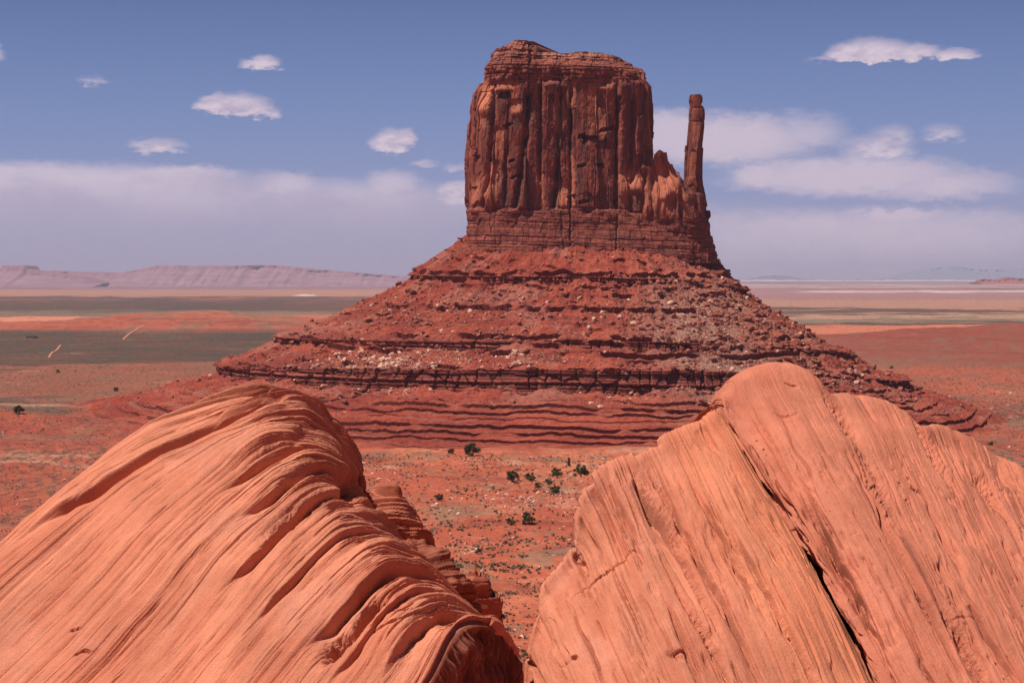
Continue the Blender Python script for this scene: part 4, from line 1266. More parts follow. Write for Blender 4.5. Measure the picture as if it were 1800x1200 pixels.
def down_columns(tops, dirs, yend, n, Yt, Yend, k=1.7, back=((-18, 26, 0.9), (-30, 130, 1.7))):
    """Columns that run from a skyline point down the bedding direction, with two hidden points behind the skyline."""
    cols = []
    for (tx, ty), dr, yt, ye in zip(tops, dirs, Yt, Yend):
        c = []
        for (bx, by, bY) in reversed(back):
            c.append((tx + bx, ty + by, yt + bY))
        for t in np.linspace(0, 1, n):
            tt = t ** 1.35
            dy = (yend - ty) * tt
            x = tx + dr * dy + 10 * math.sin(tt * 3.1)
            c.append((x, ty + dy, ye + (yt - ye) * (1 - t) ** k if False else yt + (ye - yt) * (1 - (1 - tt) ** k)))
        cols.append(c)
    return cols


def build_right_slab():
    tops = [(1230, 770), (1264, 712), (1273, 684), (1300, 656), (1350, 638), (1400, 641), (1436, 661), (1462, 688), (1492, 692), (1545, 704), (1592, 726), (1622, 749), (1652, 747), (1702, 763), (1752, 791), (1800, 822), (1870, 880), (1960, 980)]
    nT = len(tops)
    dirs = [0.53] * 2 + [0.53, 0.52, 0.51, 0.50, 0.49, 0.48, 0.47, 0.47, 0.46, 0.46, 0.45, 0.45, 0.44, 0.42, 0.4, 0.4]
    Yt = [20.6, 19.55, 19.7, 19.85, 20.0, 20.1, 20.05, 19.95, 20.0, 20.1, 20.05, 19.9, 20.2, 20.2, 20.1, 19.9, 19.7, 19.4]
    Ye = [17.4, 15.9, 15.75, 15.65, 15.6, 15.6, 15.6, 15.7, 15.7, 15.7, 15.7, 15.8, 15.8, 15.8, 15.9, 15.9, 16, 16]
    cols = down_columns(tops, dirs, 1420, 9, Yt, Ye)
    # left rim follows the open crack
    rim = [(1262, 712), (1280, 748), (1312, 806), (1364, 886), (1412, 962), (1455, 1025), (1512, 1130), (1556, 1240), (1650, 1420)]
    yv = [19.55, 19.2, 18.75, 18.3, 17.85, 17.5, 16.9, 16.4, 15.9]
    cols[1] = cols[1][:2] + [(x, y, Y) for (x, y), Y in zip(rim, yv)]
    cols[0] = [(p[0] - 16, p[1] + 10, p[2] + 1.1) for p in cols[1]]
    cols.insert(0, [(p[0] - 20, p[1] + 40, p[2] + 1.5) for p in cols[1]])
    nu, nv = 1700, 460                              # nu across the beds, nv down them
    P = loft(cols, nu, nv)
    N = grid_normals(P)
    if N[nu // 2, nv // 2, 2] < 0:
        N = -N
    px, py = to_px(P)
    cw = np.concatenate([[0], np.cumsum(np.linalg.norm(np.diff(P[:, nv // 2], axis=0), axis=-1))])
    cu = np.concatenate([[0], np.cumsum(np.linalg.norm(np.diff(P[nu // 2], axis=0), axis=-1))])
    w = np.broadcast_to(cw[:, None], px.shape); u = np.broadcast_to(cu[None], px.shape)
    nz = fbm2(w / 0.5, u / 1.1, 4, 0.55, 801)
    xr = px - np.interp(py, [700, 800, 886, 965, 1030, 1130, 1240], [1262, 1310, 1364, 1416, 1464, 1522, 1556])    # distance from the crack
    edge = np.exp(-(np.clip(xr, 0, None) / 45) ** 2) * sstep(py, 690, 800)
    rough = np.clip(0.05 + 0.5 * sstep(nz, 0.2, 0.6) * sstep(py, 720, 900) + edge, 0, 1)
    amp = 0.07 + 0.50 * rough
    d, ww = strata_disp(w, u, P, amp, 810, rough, 0.25 + 0.65 * sstep(py, 720, 960), 0.26)
    # shallow scars between the three domes, pits in rows down the beds
    for a in [(1480, 740, 60, 8, 62, 0.05), (1640, 800, 70, 8, 60, 0.06), (1545, 870, 70, 10, 62, 0.06), (1580, 970, 60, 7, 62, 0.07), (1640, 1090, 60, 8, 60, 0.09), (1700, 1150, 70, 9, 62, 0.12), (1732, 860, 40, 14, 55, 0.07), (1490, 1010, 90, 6, 63, 0.06), (1425, 860, 70, 4, 62, .04), (1445, 930, 80, 4, 62, .05), (1350, 760, 60, 4, 62, .03)]:
        d = d - dent(px, py, *a)
    for k, (pts, wd, dep) in enumerate([([(1350, 690), (1380, 745), (1420, 830), (1460, 920)], 2.5, .03), ([(1425, 885), (1470, 965), (1520, 1065), (1565, 1165)], 3.5, .12),
            ([(1500, 800), (1545, 885), (1600, 990), (1660, 1110), (1695, 1195)], 3.5, .10), ([(1630, 880), (1660, 935), (1700, 1010)], 3.0, .07), ([(1740, 850), (1780, 920), (1806, 970)], 3.0, .06),
            ([(1700, 1060), (1750, 1130), (1795, 1205)], 4.0, .12), ([(1400, 830), (1450, 925), (1490, 1000), (1540, 1110)], 3.5, .12), ([(1320, 760), (1365, 850), (1410, 930), (1460, 1010)], 4.0, .14), ([(1590, 1090), (1630, 1170), (1660, 1230)], 3, .07),
            ([(1660, 1090), (1700, 1078), (1730, 1082)], 2.2, .022), ([(1358, 724), (1380, 727), (1404, 726)], 1.8, .022), ([(1600, 858), (1615, 868), (1632, 884)], 2.2, .05), ([(1380, 672), (1395, 674), (1408, 673)], 1.8, .03)]):
        d = d - groove(px, py, pts, wd, dep, 870 + 7 * k)
    lam = clefts(ww, u, 0.05, 0.012, 840, 0.8, -0.1) + clefts(ww, u, 0.10, 0.022, 850, 1.2, -0.15)
    d = d - lam * 0.07 * edge
    pit = clefts(ww, u, 0.07, 0.016, 860, 0.18, 0.02) * sstep(fbm2(w / 0.5, u / 1.3, 3, 0.5, 822), 0.15, 0.4) * sstep(py, 740, 880)
    d = d - 0.035 * pit
    Q = P + N * d[..., None]
    col = rock_colour(ww, u, P, rough * 0.35, 830)
    col = mixc(col, ROCK_B * np.array([0.94, 0.92, 1.0]), np.full(px.shape, 0.5))
    bed = np.stack([ww, u, w], -1)
    finish_rock('sandstone_boulder', Q, col, bed, 'broad smooth pink-orange boulder with three rounded humps, right of the crack')


def build_middle_slab():
    tops = [(1285, 730), (1262, 712), (1224, 735), (1170, 760), (1126, 785), (1080, 806), (1046, 830), (1022, 868), (1010, 905), (1003, 955), (985, 985), (950, 1030), (942, 1080), (926, 1150), (922, 1220), (918, 1330)]
    dirs = [0.52, 0.52, 0.50, 0.47, 0.45, 0.44, 0.43, 0.42, 0.42, 0.41, 0.40, 0.38, 0.36, 0.32, 0.28, 0.25]
    Yt = [20.4, 19.5, 19.35, 19.15, 18.95, 18.75, 18.55, 18.4, 18.3, 18.15, 18.05, 17.85, 17.7, 17.5, 17.35, 17.2]
    Ye = [17.3, 15.9, 15.75, 15.6, 15.5, 15.45, 15.4, 15.4, 15.4, 15.4, 15.45, 15.5, 15.6, 15.8, 16.0, 16.4]
    cols = down_columns(tops, dirs, 1440, 9, Yt, Ye, back=((14, 34, 0.8), (30, 130, 1.6)))
    rim = [(1262, 712), (1285, 748), (1315, 806), (1367, 886), (1410, 962), (1437, 1020), (1495, 1135), (1548, 1240), (1640, 1440)]
    yv = [19.5, 19.25, 18.85, 18.4, 17.95, 17.6, 17.0, 16.4, 15.9]
    cols[1] = cols[1][:2] + [(x, y, Y) for (x, y), Y in zip(rim, yv)]
    cols[0] = [(p[0] + 10, p[1] + 18, p[2] + 1.0) for p in cols[1]]
    cols.insert(0, [(p[0] + 16, p[1] + 60, p[2] + 1.5) for p in cols[1]])
    cols = cols[::-1]
    nu, nv = 1500, 460
    P = loft(cols, nu, nv)
    N = grid_normals(P)
    if N[nu // 2, nv // 2, 2] < 0:
        N = -N
    px, py = to_px(P)
    cw = np.concatenate([[0], np.cumsum(np.linalg.norm(np.diff(P[:, nv // 2], axis=0), axis=-1))])
    cu = np.concatenate([[0], np.cumsum(np.linalg.norm(np.diff(P[nu // 2], axis=0), axis=-1))])
    w = np.broadcast_to(cw[:, None], px.shape); u = np.broadcast_to(cu[None], px.shape)
    nz = fbm2(w / 0.45, u / 1.0, 4, 0.55, 901)
    zone = np.exp(-((px - (1150 + 0.45 * (py - 880))) / 60) ** 2 - ((py - 880) / 90) ** 2) + 0.8 * np.exp(-((px - 1050) / 50) ** 2 - ((py - 900) / 90) ** 2)
    rough = np.clip(0.06 + 0.55 * sstep(nz, 0.25, 0.6) + 0.9 * zone, 0, 1)
    smooth = sstep(px - (950 + 0.3 * (py - 980)), 40, 90)
    rough = rough * (0.25 + 0.75 * smooth)
    amp = (0.08 + 0.50 * rough) * (0.35 + 0.65 * smooth)
    d, ww = strata_disp(w, u, P, amp, 910, rough, 0.30 + 0.65 * sstep(py, 800, 980), 0.22)
    for a in [(1160, 905, 60, 10, 58, 0.16), (1175, 880, 50, 5, 58, 0.10), (1215, 1010, 90, 6, 63, 0.10), (1330, 1010, 110, 4, 58, 0.08), (1012, 985, 34, 5, 68, 0.09), (1240, 1120, 90, 7, 60, .08), (1280, 960, 90, 4, 60, .06), (1130, 770, 22, 9, 20, .10), (1100, 1060, 70, 4, 66, .06), (1395, 1120, 90, 4, 58, .07), (940, 1180, 30, 4, 60, .12), (1190, 1150, 18, 6, 20, .05)]:
        d = d - dent(px, py, *a)
    for k, (pts, wd, dep) in enumerate([([(1195, 900), (1240, 990), (1290, 1090), (1345, 1205)], 3.5, .12), ([(1110, 840), (1160, 895), (1205, 985)], 4.5, .14), ([(1290, 930), (1350, 1040), (1430, 1180)], 3.0, .08),
            ([(1060, 1000), (1090, 1080), (1130, 1185)], 3.0, .07), ([(1000, 1060), (1040, 1140), (1066, 1210)], 3.0, .06), ([(1215, 840), (1260, 920), (1300, 1000), (1330, 1060)], 3.0, .07), ([(1075, 850), (1110, 920), (1135, 990)], 4.0, .10), ([(1010, 880), (1030, 930), (1060, 1000)], 3.5, .09), ([(1160, 1040), (1200, 1120), (1240, 1210)], 3, .08),
            ([(996, 1062), (1040, 1020), (1095, 972), (1135, 950)], 3.0, .022), ([(965, 1085), (990, 1130), (1000, 1160), (985, 1178)], 2.5, .05), ([(1000, 1160), (1015, 1152)], 2.5, .05), ([(1185, 1142), (1200, 1138), (1212, 1146)], 2.5, .05), ([(1110, 792), (1135, 776), (1160, 772)], 4.0, .10)]):
        d = d - groove(px, py, pts, wd, dep, 970 + 7 * k)
    Q = P + N * d[..., None]
    col = rock_colour(ww, u, P, rough * 0.3, 930)
    col = mixc(col, np.array([0.66, 0.225, 0.115]), 0.45 * sstep(px - 0.5 * (py - 700), 1080, 1190))
    bed = np.stack([ww, u, w], -1)
    finish_rock('sandstone_boulder', Q, col, bed, 'bright orange leaning slab boulder left of the crack, right of the gap')


build_left_boulder()
build_right_slab()
build_middle_slab()


def blob_boulder(name, c, rad, tilt, seed, label, n=(520, 360), bedh=0.12, amp=0.6, colr=None, fl=None, pw=2.6, cuts=5):
    """A rounded boulder ringed by beds along its tilted axis."""
    a = np.linspace(0, 2 * np.pi, n[0], endpoint=False); h = np.linspace(-1, 1, n[1])
    hh = np.sin(h * np.pi / 2)
    r = np.sqrt(np.clip(1 - np.abs(hh) ** pw, 0, 1)) ** 0.9
    sq = (np.abs(np.cos(a)) ** 3 + np.abs(np.sin(a)) ** 3) ** (-1 / 3)
    X = r[:, None] * np.cos(a)[None] * sq; Y = r[:, None] * np.sin(a)[None] * sq; Z = np.broadcast_to(hh[:, None], X.shape)
    P = np.stack([X * rad[0], Y * rad[1], Z * rad[2]], -1)
    L = P / np.maximum(np.linalg.norm(P, axis=-1, keepdims=True), 1e-6)
    P = P * (1 + 0.22 * fbm3(L[..., 0] * 1.3 + seed, L[..., 1] * 1.3, L[..., 2] * 1.3, 3, 0.5, seed))[..., None]
    rg = np.random.default_rng(seed)
    for _ in range(cuts):
        nn = rg.normal(size=3) / np.array(rad); nn /= np.linalg.norm(nn)
        dd = P @ nn - rg.uniform(0.66, 0.88) * np.linalg.norm(nn * np.array(rad))
        P = P - np.where(dd > 0, dd, 0)[..., None] * nn * 0.9
    w = P[..., 2] + 0.25 * P[..., 0] * tilt; u = np.arctan2(P[..., 1], P[..., 0]) * rad[0]
    d, ww = strata_disp(w + 3.0, u + 9.0, P, amp, seed + 3, np.full(w.shape, 0.8))
    P = P + L * d[..., None]
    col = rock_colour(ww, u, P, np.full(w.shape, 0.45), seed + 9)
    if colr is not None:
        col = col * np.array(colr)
    me = mesh_from(name, P.reshape(-1, 3), grid_quads(n[1], n[0], True), {'col': col, 'bed': np.stack([ww, u, w], -1)}, smooth=False)
    o = link(name, me, M_strata)
    o.location = c
    if fl:
        o.rotation_euler = fl
    tag(o, label, 'boulder')
    return o


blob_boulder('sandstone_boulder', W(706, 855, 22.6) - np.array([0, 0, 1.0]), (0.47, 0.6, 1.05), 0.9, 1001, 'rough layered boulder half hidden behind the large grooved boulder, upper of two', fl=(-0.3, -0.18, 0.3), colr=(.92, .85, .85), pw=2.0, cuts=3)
blob_boulder('sandstone_boulder', W(768, 930, 21.2) - np.array([0, 0, 1.1]), (0.50, 0.5, 1.1), 0.9, 1021, 'dark shaded boulder behind the large grooved boulder, lower of two', fl=(-0.3, -0.18, 0.5), colr=(.62, .56, .6), pw=2.0, cuts=3)  # dark tint puts this boulder's shade into its colour
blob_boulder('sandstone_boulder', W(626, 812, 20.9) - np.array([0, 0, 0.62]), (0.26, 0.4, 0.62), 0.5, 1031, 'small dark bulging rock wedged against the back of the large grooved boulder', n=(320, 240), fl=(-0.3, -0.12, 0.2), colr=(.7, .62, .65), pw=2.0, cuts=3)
blob_boulder('ledge_rock', W(848, 1050, 33.0) - np.array([0, 0, 1.0]), (0.40, 0.5, 1.5), 0.1, 1041, 'small bedded red ledge rock jutting out beside the gap', bedh=.1, amp=1.6, colr=(.7, .6, .6))
blob_boulder('sandstone_boulder', W(884, 1082, 33.0), (0.10, 0.1, 0.09), 0.1, 1061, 'small round red stone below the bedded ledge rock', n=(120, 80), amp=0.3, colr=(.7, .6, .6))

# ------------------------------------------------------------------ distant mesas and mountains


def far_ridge(name, crest, Y, depth, base_py, seed, label, cat, cols, cliff=0.25, gully=1.0, n=500, m=60, kind=None):
    crest = np.array(crest, float)
    px = np.linspace(crest[0, 0], crest[-1, 0], n)
    cy = np.interp(px, crest[:, 0], crest[:, 1])
    zt = -(cy - HOR) / F * Y
    zb = -(base_py - HOR) / F * Y
    X = (px - 900) / F * Y
    # profile: talus front, cliff, plateau, back slope
    f = np.linspace(0, 1, m)
    py_ = np.interp(f, [0, 0.45, 0.55, 0.75, 1.0], [-depth, -depth * 0.25, -depth * 0.18, depth * 0.2, depth * 0.8])
    pz_ = np.interp(f, [0, 0.45, 0.55, 0.75, 1.0], [-0.15, 1 - cliff, 1.0, 0.98, -0.15])
    h = (zt - zb)
    XX = np.broadcast_to(X[None], (m, n)); FF = np.broadcast_to(f[:, None], (m, n))
    g = fbm2(XX / (h.max() * 1.6), FF * 1.5, 5, 0.55, seed)
    YY = Y + np.broadcast_to(py_[:, None], (m, n)) + g * depth * 0.28 * gully * (1 - sstep(FF, 0.5, 0.62)) + np.abs(fbm2(XX / (h.max() * .6), FF * .6, 3, .5, seed + 4)) * depth * .25 * gully * (1 - sstep(FF, .42, .55))
    ZZ = zb + h[None] * np.broadcast_to(pz_[:, None], (m, n)) + fbm2(XX / 300.0, FF * 3, 3, 0.5, seed + 1) * h.max() * 0.015
    P = np.stack([XX, YY, ZZ], -1)
    c = mixc(np.broadcast_to(np.array(cols[0]), P.shape), np.array(cols[1]), sstep(fbm2(XX / 900.0, ZZ / 25.0, 4, 0.6, seed + 2), -0.3, 0.3))
    c = mixc(c, np.array(cols[2]), sstep(FF, 0.44, 0.48))
    base = np.array([X.mean(), Y, zb])
    o = grid_obj(name, P - base, M_far, None, False, False, {'col': c})
    o.location = base
    if kind:
        o['kind'] = kind
    else:
        tag(o, label, cat)
    return o


GREY3 = ((0.25, 0.128, 0.150), (0.32, 0.165, 0.18), (0.27, 0.12, 0.14))
far_ridge('mesa', [(-300, 490), (-150, 482), (0, 479), (75, 476), (120, 476), (150, 478), (225, 479), (262, 472), (283, 467), (400, 467), (480, 466), (520, 469), (570, 474), (640, 480), (720, 486), (820, 495)],
          27000, 2100, 506, 1101, 'long pale flat-topped mesa along the horizon left of the butte', 'mesa', GREY3, 0.18, 0.4)
far_ridge('distant_butte', [(-90, 500), (-40, 482), (8, 475), (16, 466.5), (54, 466.5), (60, 474), (100, 479), (150, 486), (190, 498)], 25500, 1700, 506, 1111, 'small flat-topped butte rising above the mesa at the far left', 'butte', GREY3, 0.3, 0.2, n=160)
far_ridge('distant_butte', [(1715, 497), (1722, 491), (1738, 490), (1748, 493), (1762, 489), (1774, 487), (1782, 489), (1800, 489), (1830, 488), (1880, 492), (1960, 497)], 20000, 500, 498, 1121, 'jagged red buttes on the horizon at the far right', 'butte', ((.30, .10, .08), (.34, .12, .09), (.26, .08, .07)), 0.5, .5, n=240)
far_ridge('mountain', [(1310, 490.5), (1330, 488), (1345, 484.5), (1368, 484), (1385, 486), (1400, 489), (1420, 490.5)], 52000, 3000, 491, 1131, 'low blue mountain on the horizon just right of the butte', 'mountain', ((.15, .15, .22),) * 3, 0.2, .5, n=120)
far_ridge('mountain', [(1560, 491), (1590, 480), (1620, 474), (1650, 469.5), (1668, 468), (1700, 472), (1740, 474), (1800, 471), (1860, 476), (1960, 486)], 66000, 4000, 491.5, 1141, 'faint broad blue mountain range above the right horizon', 'mountain', ((.20, .21, .28),) * 3, 0.2, .5, n=160)
far_ridge('pale_bluff', [(1255, 492.5), (1300, 490.6), (1450, 491), (1560, 490.5), (1720, 491.5), (2000, 491)], 42000, 1500, 494, 1151, 'low pale bluffs along the right horizon', 'bluff', ((.55, .42, .38), (.45, .3, .27), (.35, .22, .2)), 0.3, .6, n=200)
far_ridge('pale_bluff', [(512, 519.5), (528, 517), (548, 516.5), (560, 520)], 11500, 90, 520.5, 1161, 'little whitish clay bluff standing on the plain left of the butte', 'bluff', ((.62, .50, .44), (.55, .40, .34), (.5, .36, .3)), 0.3, .6, n=80)

# ------------------------------------------------------------------ plants


def leaves(rg, centers, radii, n, size):
    """n small leaf-shaped triangles spread through clumps."""
    k = rg.integers(0, len(centers), n)
    d = rg.normal(size=(n, 3)); d /= np.linalg.norm(d, axis=1, keepdims=True)
    rad = radii[k][:, None] * rg.random((n, 1)) ** (1 / 2.2)
    p = centers[k] + d * rad
    p[:, 2] = np.abs(p[:, 2])
    a = rg.normal(size=(n, 3)); a /= np.linalg.norm(a, axis=1, keepdims=True)
    b = np.cross(a, rg.normal(size=(n, 3))); b /= np.linalg.norm(b, axis=1, keepdims=True)
    s = size * rg.uniform(0.6, 1.4, (n, 1))
    V = np.stack([p - a * s - b * s * 0.6, p + a * s - b * s * 0.4, p + b * s], 1)
    return V.reshape(-1, 3), np.arange(3 * n).reshape(-1, 3)


def make_juniper_mesh(seed, conical=False):
    rg = np.random.default_rng(seed)
    if conical:
        hz = rg.uniform(0.12, 0.95, 26); rr = (1 - hz) * 0.42
    else:
        hz = rg.uniform(0.15, 0.80, 24); rr = 0.5 * np.sqrt(np.clip(1 - ((hz - 0.40) / 0.55) ** 2, 0.05, 1))
    an = rg.uniform(0, 6.283, len(hz)); q = rr * np.sqrt(rg.random(len(hz)))
    c = np.stack([q * np.cos(an), q * np.sin(an), hz], -1)
    V, Fc = leaves(rg, c, rg.uniform(0.10, 0.2, len(hz)), 2400, 0.04)
    crown = mesh_from('crown', V, Fc, smooth=False); crown.materials.append(M_juniper)
    # forked trunk
    seg = []
    for (x0, y0, x1, y1, z1, r0, r1) in [(0, 0, .03, 0, .35, .06, .04), (.02, 0, .2, .1, .55, .035, .015), (.02, 0, -.2, -.05, .55, .035, .015), (.02, 0, 0, .1, .75, .03, .01)]:
        z0 = 0 if r0 == .06 else .25
        t = np.linspace(0, 2 * np.pi, 7)[:-1]
        for (x, y, z, r) in ((x0, y0, z0 - (0.06 if r0 == .06 else 0), r0), (x1, y1, z1, r1)):
            seg.append(np.stack([x + r * np.cos(t), y + r * np.sin(t), np.full(6, z)], -1))
    V = np.concatenate(seg); Fq = []
    for s in range(0, len(seg), 2):
        for i in range(6):
            Fq.append((s * 6 + i, s * 6 + (i + 1) % 6, (s + 1) * 6 + (i + 1) % 6, (s + 1) * 6 + i))
    trunk = mesh_from('trunk', V, np.array(Fq)); trunk.materials.append(M_bark)
    return crown, trunk


JUN = [make_juniper_mesh(s) for s in (1, 2, 3)] + [make_juniper_mesh(4, True)]


def ground_hit(px, py):
    """First ground point along the sight line through a photo pixel."""
    Y = np.geomspace(440, 9000, 3000)
    x = (px - 900) / F * Y; z = -(py - HOR) / F * Y
    h = height(x, Y)
    k = np.argmax(z <= h)
    return np.array([x[k], Y[k], h[k]])


junipers = [  # px, py of the foot, width in px, shape, label
    (831, 801, 26, 0, 'large round juniper at the foot of the butte, first left of the gap centre'),
    (793, 798, 12, 1, 'small round juniper at the foot of the butte, beside the large one'),
    (901, 846, 23, 1, 'dark rounded juniper on the red flat, leftmost of the row in the gap'),
    (932, 845, 17, 2, 'thin ragged juniper in the gap, between two dark rounded ones'),
    (979, 839, 19, 0, 'dark dense juniper in the gap, right of the ragged one'),
    (1000, 820, 10, 3, 'small cone-shaped juniper standing alone in the gap'),
    (1021, 837, 24, 2, 'grey spreading juniper close to the edge of the leaning slab'),
    (976, 868, 18, 1, 'dense square-topped juniper, lowest of the row in the gap'),
    (965, 851, 12, 2, 'tiny open juniper above the square-topped one'),
    (946, 859, 13, 0, 'pair of tiny junipers on bare red ground, mid gap'),
    (772, 880, 15, 1, 'lone dark juniper on red ground beside the left boulders'),
    (930, 920, 23, 0, 'spreading juniper in the lower gap, rightmost of a loose group'),
    (898, 922, 15, 2, 'grey-green juniper in the lower gap, left of the spreading one'),
    (841, 1003 - 30, 12, 2, 'small juniper beside the shaded boulder'),
    (34, 727, 17, 0, 'dark juniper above a grey brush patch at the far left'),
    (204, 688, 9, 1, 'small dark juniper on the red flat left of the butte'),
    (102, 655, 7, 2, 'tiny dark juniper near the edge of the green plain'),
    (1742, 783, 9, 1, 'dark juniper on the red flat behind the right boulder'),
    (1567, 640 + 8, 6, 2, 'tiny dark tree in the brush belt right of the butte')]
for (px, py, wd, k, lab) in junipers:
    g = ground_hit(px, py)
    s = wd / F * g[1] * 1.02
    r = empty('juniper_tree', g)
    r.rotation_euler.z = px * 0.37
    r.scale = (s, s, s * (1.5 if k == 3 else 0.95))
    tag(r, lab, 'tree')
    for nm, me in zip(('crown', 'trunk'), JUN[k]):
        link(nm, me, None, r)


def build_scrub():
    rg = np.random.default_rng(31)

    def shrub(n, size, seed):
        r2 = np.random.default_rng(seed)
        c = np.stack([r2.normal(0, .28, 9), r2.normal(0, .28, 9), r2.uniform(.15, .5, 9)], -1)
        return leaves(r2, c, r2.uniform(.16, .32, 9), n, size)
    # positions: uniform on screen with clusters, in the places where the photo shows brush
    zones = [  # px0, px1, py0, py1, count, size px range
        (610, 1080, 798, 1210, 14000, (2.2, 9.5)), (0, 420, 642, 960, 8000, (1.8, 6.5)), (1440, 1800, 642, 850, 7000, (1.8, 6.0)),
        (1380, 1800, 640, 668, 900, (2.0, 5.5)), (0, 160, 715, 748, 300, (2.5, 8.0)), (640, 1060, 800, 830, 800, (2.4, 7.0)), (400, 1100, 720, 800, 420, (1.4, 3.6))]
    P = []; Sz = []
    for (a, b, c, d, n, sr) in zones:
        px = rg.uniform(a, b, n); py = rg.uniform(c, d, n)
        Y = FLOOR * -F / (py - HOR)
        x = (px - 900) / F * Y
        z = height(x, Y)
        for _ in range(5):
            Y = -z * F / (py - HOR); x = (px - 900) / F * Y; z = height(x, Y)
        cl = fbm2(x / 26.0, Y / 45.0, 4, 0.6, 140)
        keep = rg.random(n) < np.clip(0.22 + 1.3 * sstep(cl, -0.1, 0.55), 0, 1)
        s = sr[0] + (sr[1] - sr[0]) * rg.random(n) ** 2.6
        s = s * np.clip((py - HOR) / 420.0, 0.7, 1.35)
        P.append(np.stack([x, Y, z], -1)[keep]); Sz.append((s / F * Y)[keep] * 0.62)
    ok = np.where((TLEV > 14.7) & (TLEV < 19.9))[0]; fr = np.where(np.sin(TTH) < 0.1)[0]
    n = 900
    T = TALUS[rg.choice(ok, n), :][np.arange(n), rg.choice(fr, n)]
    P.append(T); Sz.append((1.3 + 3.2 * rg.random(n) ** 2.5) / F * T[:, 1] * 0.62)
    P = np.concatenate(P); Sz = np.concatenate(Sz)
    # keep them off the butte's own skirt
    spx, spy = to_px(P)
    show = Sz / P[:, 1]
    order = np.argsort(-show)
    big = order[:280]; rest = order[280:]
    protos = []
    for k in range(4):
        V, Fc = shrub(170, 0.085, 60 + k)
        for mt in (M_shrub, M_shrub2):
            me = mesh_from('desert_shrub', V, Fc, smooth=False); me.materials.append(mt); protos.append(me)
    for q in big:
        kind = 1 if rg.random() < .5 else 0
        o = bpy.data.objects.new('desert_shrub', protos[int(rg.integers(0, 4)) * 2 + kind])
        C.objects.link(o)
        o.location = P[q]; s = Sz[q] * 1.25
        o.scale = (s, s, s * rg.uniform(.7, 1.0)); o.rotation_euler.z = rg.uniform(0, 6.28)
        place = 'far left of the butte' if spx[q] < 500 else ('right of the butte' if spx[q] > 1200 else ('in the upper gap between the boulders' if spy[q] < 900 else 'in the lower gap between the boulders'))
        tag(o, '%s low shrub on red soil %s' % (('grey-green', 'dark green')[kind], place), 'shrub', 'low shrubs dotted over the desert floor')
    for (nm, sel, mt, lab) in (('brush', rest[::2], M_shrub, 'small grey-green brush'), ('brush', rest[1::2], M_shrub2, 'small dark brush')):
        V0, F0 = shrub(26, 0.24, 91)
        n = len(sel); m = len(V0)
        a = rg.uniform(0, 6.28, n); ca, sa = np.cos(a)[:, None], np.sin(a)[:, None]
        X = V0[None, :, 0] * ca - V0[None, :, 1] * sa; Yv = V0[None, :, 0] * sa + V0[None, :, 1] * ca
        V = np.stack([X, Yv, np.broadcast_to(V0[None, :, 2] * 0.9, X.shape)], -1) * Sz[sel][:, None, None] + P[sel][:, None]
        Fc = (F0[None] + (np.arange(n) * m)[:, None, None]).reshape(-1, 3)
        o = link(nm, mesh_from(nm, V.reshape(-1, 3), Fc, smooth=False), mt)
        tag(o, lab + ' scattered over the desert floor', 'brush', kind='stuff')


build_scrub()


def build_ground_stones():
    rg = np.random.default_rng(57)
    px = np.concatenate([rg.uniform(600, 1080, 3600), rg.normal(950, 60, 700), rg.uniform(0, 500, 500), rg.uniform(1450, 1800, 500)])
    py = np.concatenate([rg.uniform(800, 1210, 3600), rg.normal(878, 7, 700), rg.uniform(690, 960, 500), rg.uniform(690, 850, 500)])
    Y = FLOOR * -F / (py - HOR); x = (px - 900) / F * Y; z = height(x, Y)
    for _ in range(5):
        Y = -z * F / (py - HOR); x = (px - 900) / F * Y; z = height(x, Y)
    n = len(px)
    size = np.minimum(0.22 * (1 - rg.random(n)) ** -0.5, 1.3) * Y / 1000 * 1.2
    t = rg.random(n)[:, None]
    cols = np.where(t < .4, np.array([0.60, 0.33, 0.25]), np.array([0.36, 0.11, 0.075])) * rg.uniform(.8, 1.2, (n, 1))
    o = merge_rocks('rubble', np.stack([x, Y, z], -1), size, cols, ICO1, M_stone, kind='stuff', seed=58)
    tag(o, 'loose stones lying on the desert floor', 'rubble')


build_ground_stones()

# ------------------------------------------------------------------ far homestead and tracks


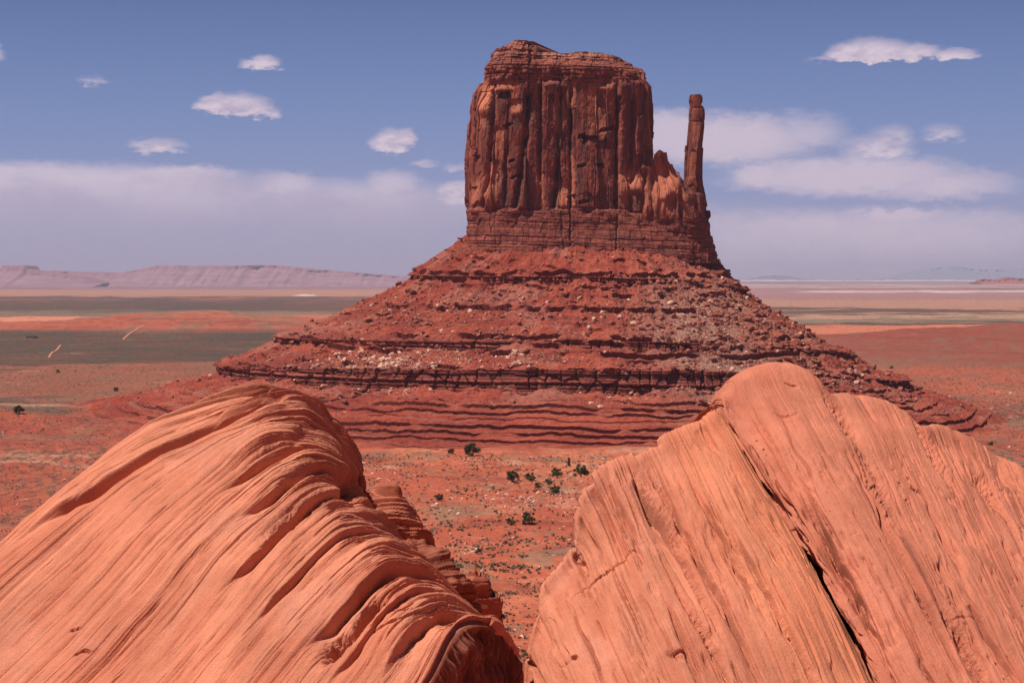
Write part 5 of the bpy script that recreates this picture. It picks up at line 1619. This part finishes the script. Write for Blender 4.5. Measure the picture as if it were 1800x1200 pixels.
def build_house():
    g = ground_hit(54, 594)
    r = empty('homestead', g)
    tag(r, 'tiny low white house with a dark roof on the green plain at the left', 'house')

    def box(nm, x0, x1, y0, y1, z0, z1, col):
        v = np.array([(x, y, z) for z in (z0, z1) for y in (y0, y1) for x in (x0, x1)], float)
        q = np.array([(0, 2, 3, 1), (4, 5, 7, 6), (0, 1, 5, 4), (2, 6, 7, 3), (0, 4, 6, 2), (1, 3, 7, 5)])
        return link(nm, mesh_from(nm, v, q, {'col': np.broadcast_to(np.array(col), (8, 3))}, smooth=False), M_stone, r)
    box('wall', -8, 6, -3, 3, 0, 3.0, (.6, .55, .52))
    v = np.array([(-8.6, -3.7, 2.98), (6.6, -3.7, 2.98), (6.6, 3.7, 2.98), (-8.6, 3.7, 2.98), (-8.6, 0, 4.6), (6.6, 0, 4.6)], float)
    tri = np.array([(0, 1, 5), (0, 5, 4), (2, 3, 4), (2, 4, 5), (1, 2, 5), (3, 0, 4)])
    link('roof', mesh_from('roof', v, tri, {'col': np.broadcast_to(np.array([.07, .05, .05]), (6, 3))}, smooth=False), M_stone, r)
    box('door', -1.0, 0.2, -3.05, -2.99, 0, 2.1, (.12, .07, .06))
    for x in (-5.5, 2.5):
        box('window', x, x + 1.6, -3.05, -2.99, 1.0, 2.1, (.05, .05, .06))
    box('shed_wall', 7.5, 12, -2, 2, 0, 2.6, (.10, .07, .07))


build_house()


def track(pts, wd):
    pts = catmull(np.array([ground_hit(*p) for p in pts]), 60, 0)
    d = np.gradient(pts[:, :2], axis=0); d /= np.linalg.norm(d, axis=1, keepdims=True)
    nrm = np.stack([-d[:, 1], d[:, 0]], -1)
    P = np.zeros((60, 2, 3))
    for j, s in enumerate((-1, 1)):
        P[:, j, :2] = pts[:, :2] + nrm * s * wd
        P[:, j, 2] = height(P[:, j, 0], P[:, j, 1]) + 0.6
    o = grid_obj('dirt_track', P, M_ground, flip=False, attrs={'col': np.broadcast_to(np.array([.42, .20, .13]), P.shape)})
    tag(o, kind='structure')


track([(86, 629), (90, 622), (100, 615), (106, 607)], 1.5)
track([(216, 597), (226, 588), (240, 579), (252, 572)], 1.9)


# ------------------------------------------------------------------ haze
def build_haze():
    m = bpy.data.materials.new('haze')
    m.use_nodes = True
    t = NT(m.node_tree); t.n.clear()
    out = t.node('ShaderNodeOutputMaterial')
    pv = t.node('ShaderNodeVolumePrincipled')
    pv.inputs['Color'].default_value = (0.78, 0.72, 0.92, 1)
    pv.inputs['Density'].default_value = 2.2e-5
    pv.inputs['Anisotropy'].default_value = 0.0
    t.l.new(pv.outputs[0], out.inputs['Volume'])
    a = 75000.0
    z0, z1 = -175.0, 560.0
    v = np.array([(x, y, z) for z in (z0, z1) for y in (-2000.0, a) for x in (-a * .6, a * .6)], float)
    q = np.array([(0, 2, 3, 1), (4, 5, 7, 6), (0, 1, 5, 4), (2, 6, 7, 3), (0, 4, 6, 2), (1, 3, 7, 5)])
    o = link('haze', mesh_from('haze', v, q, smooth=False), m)
    o['kind'] = 'stuff'


build_haze()
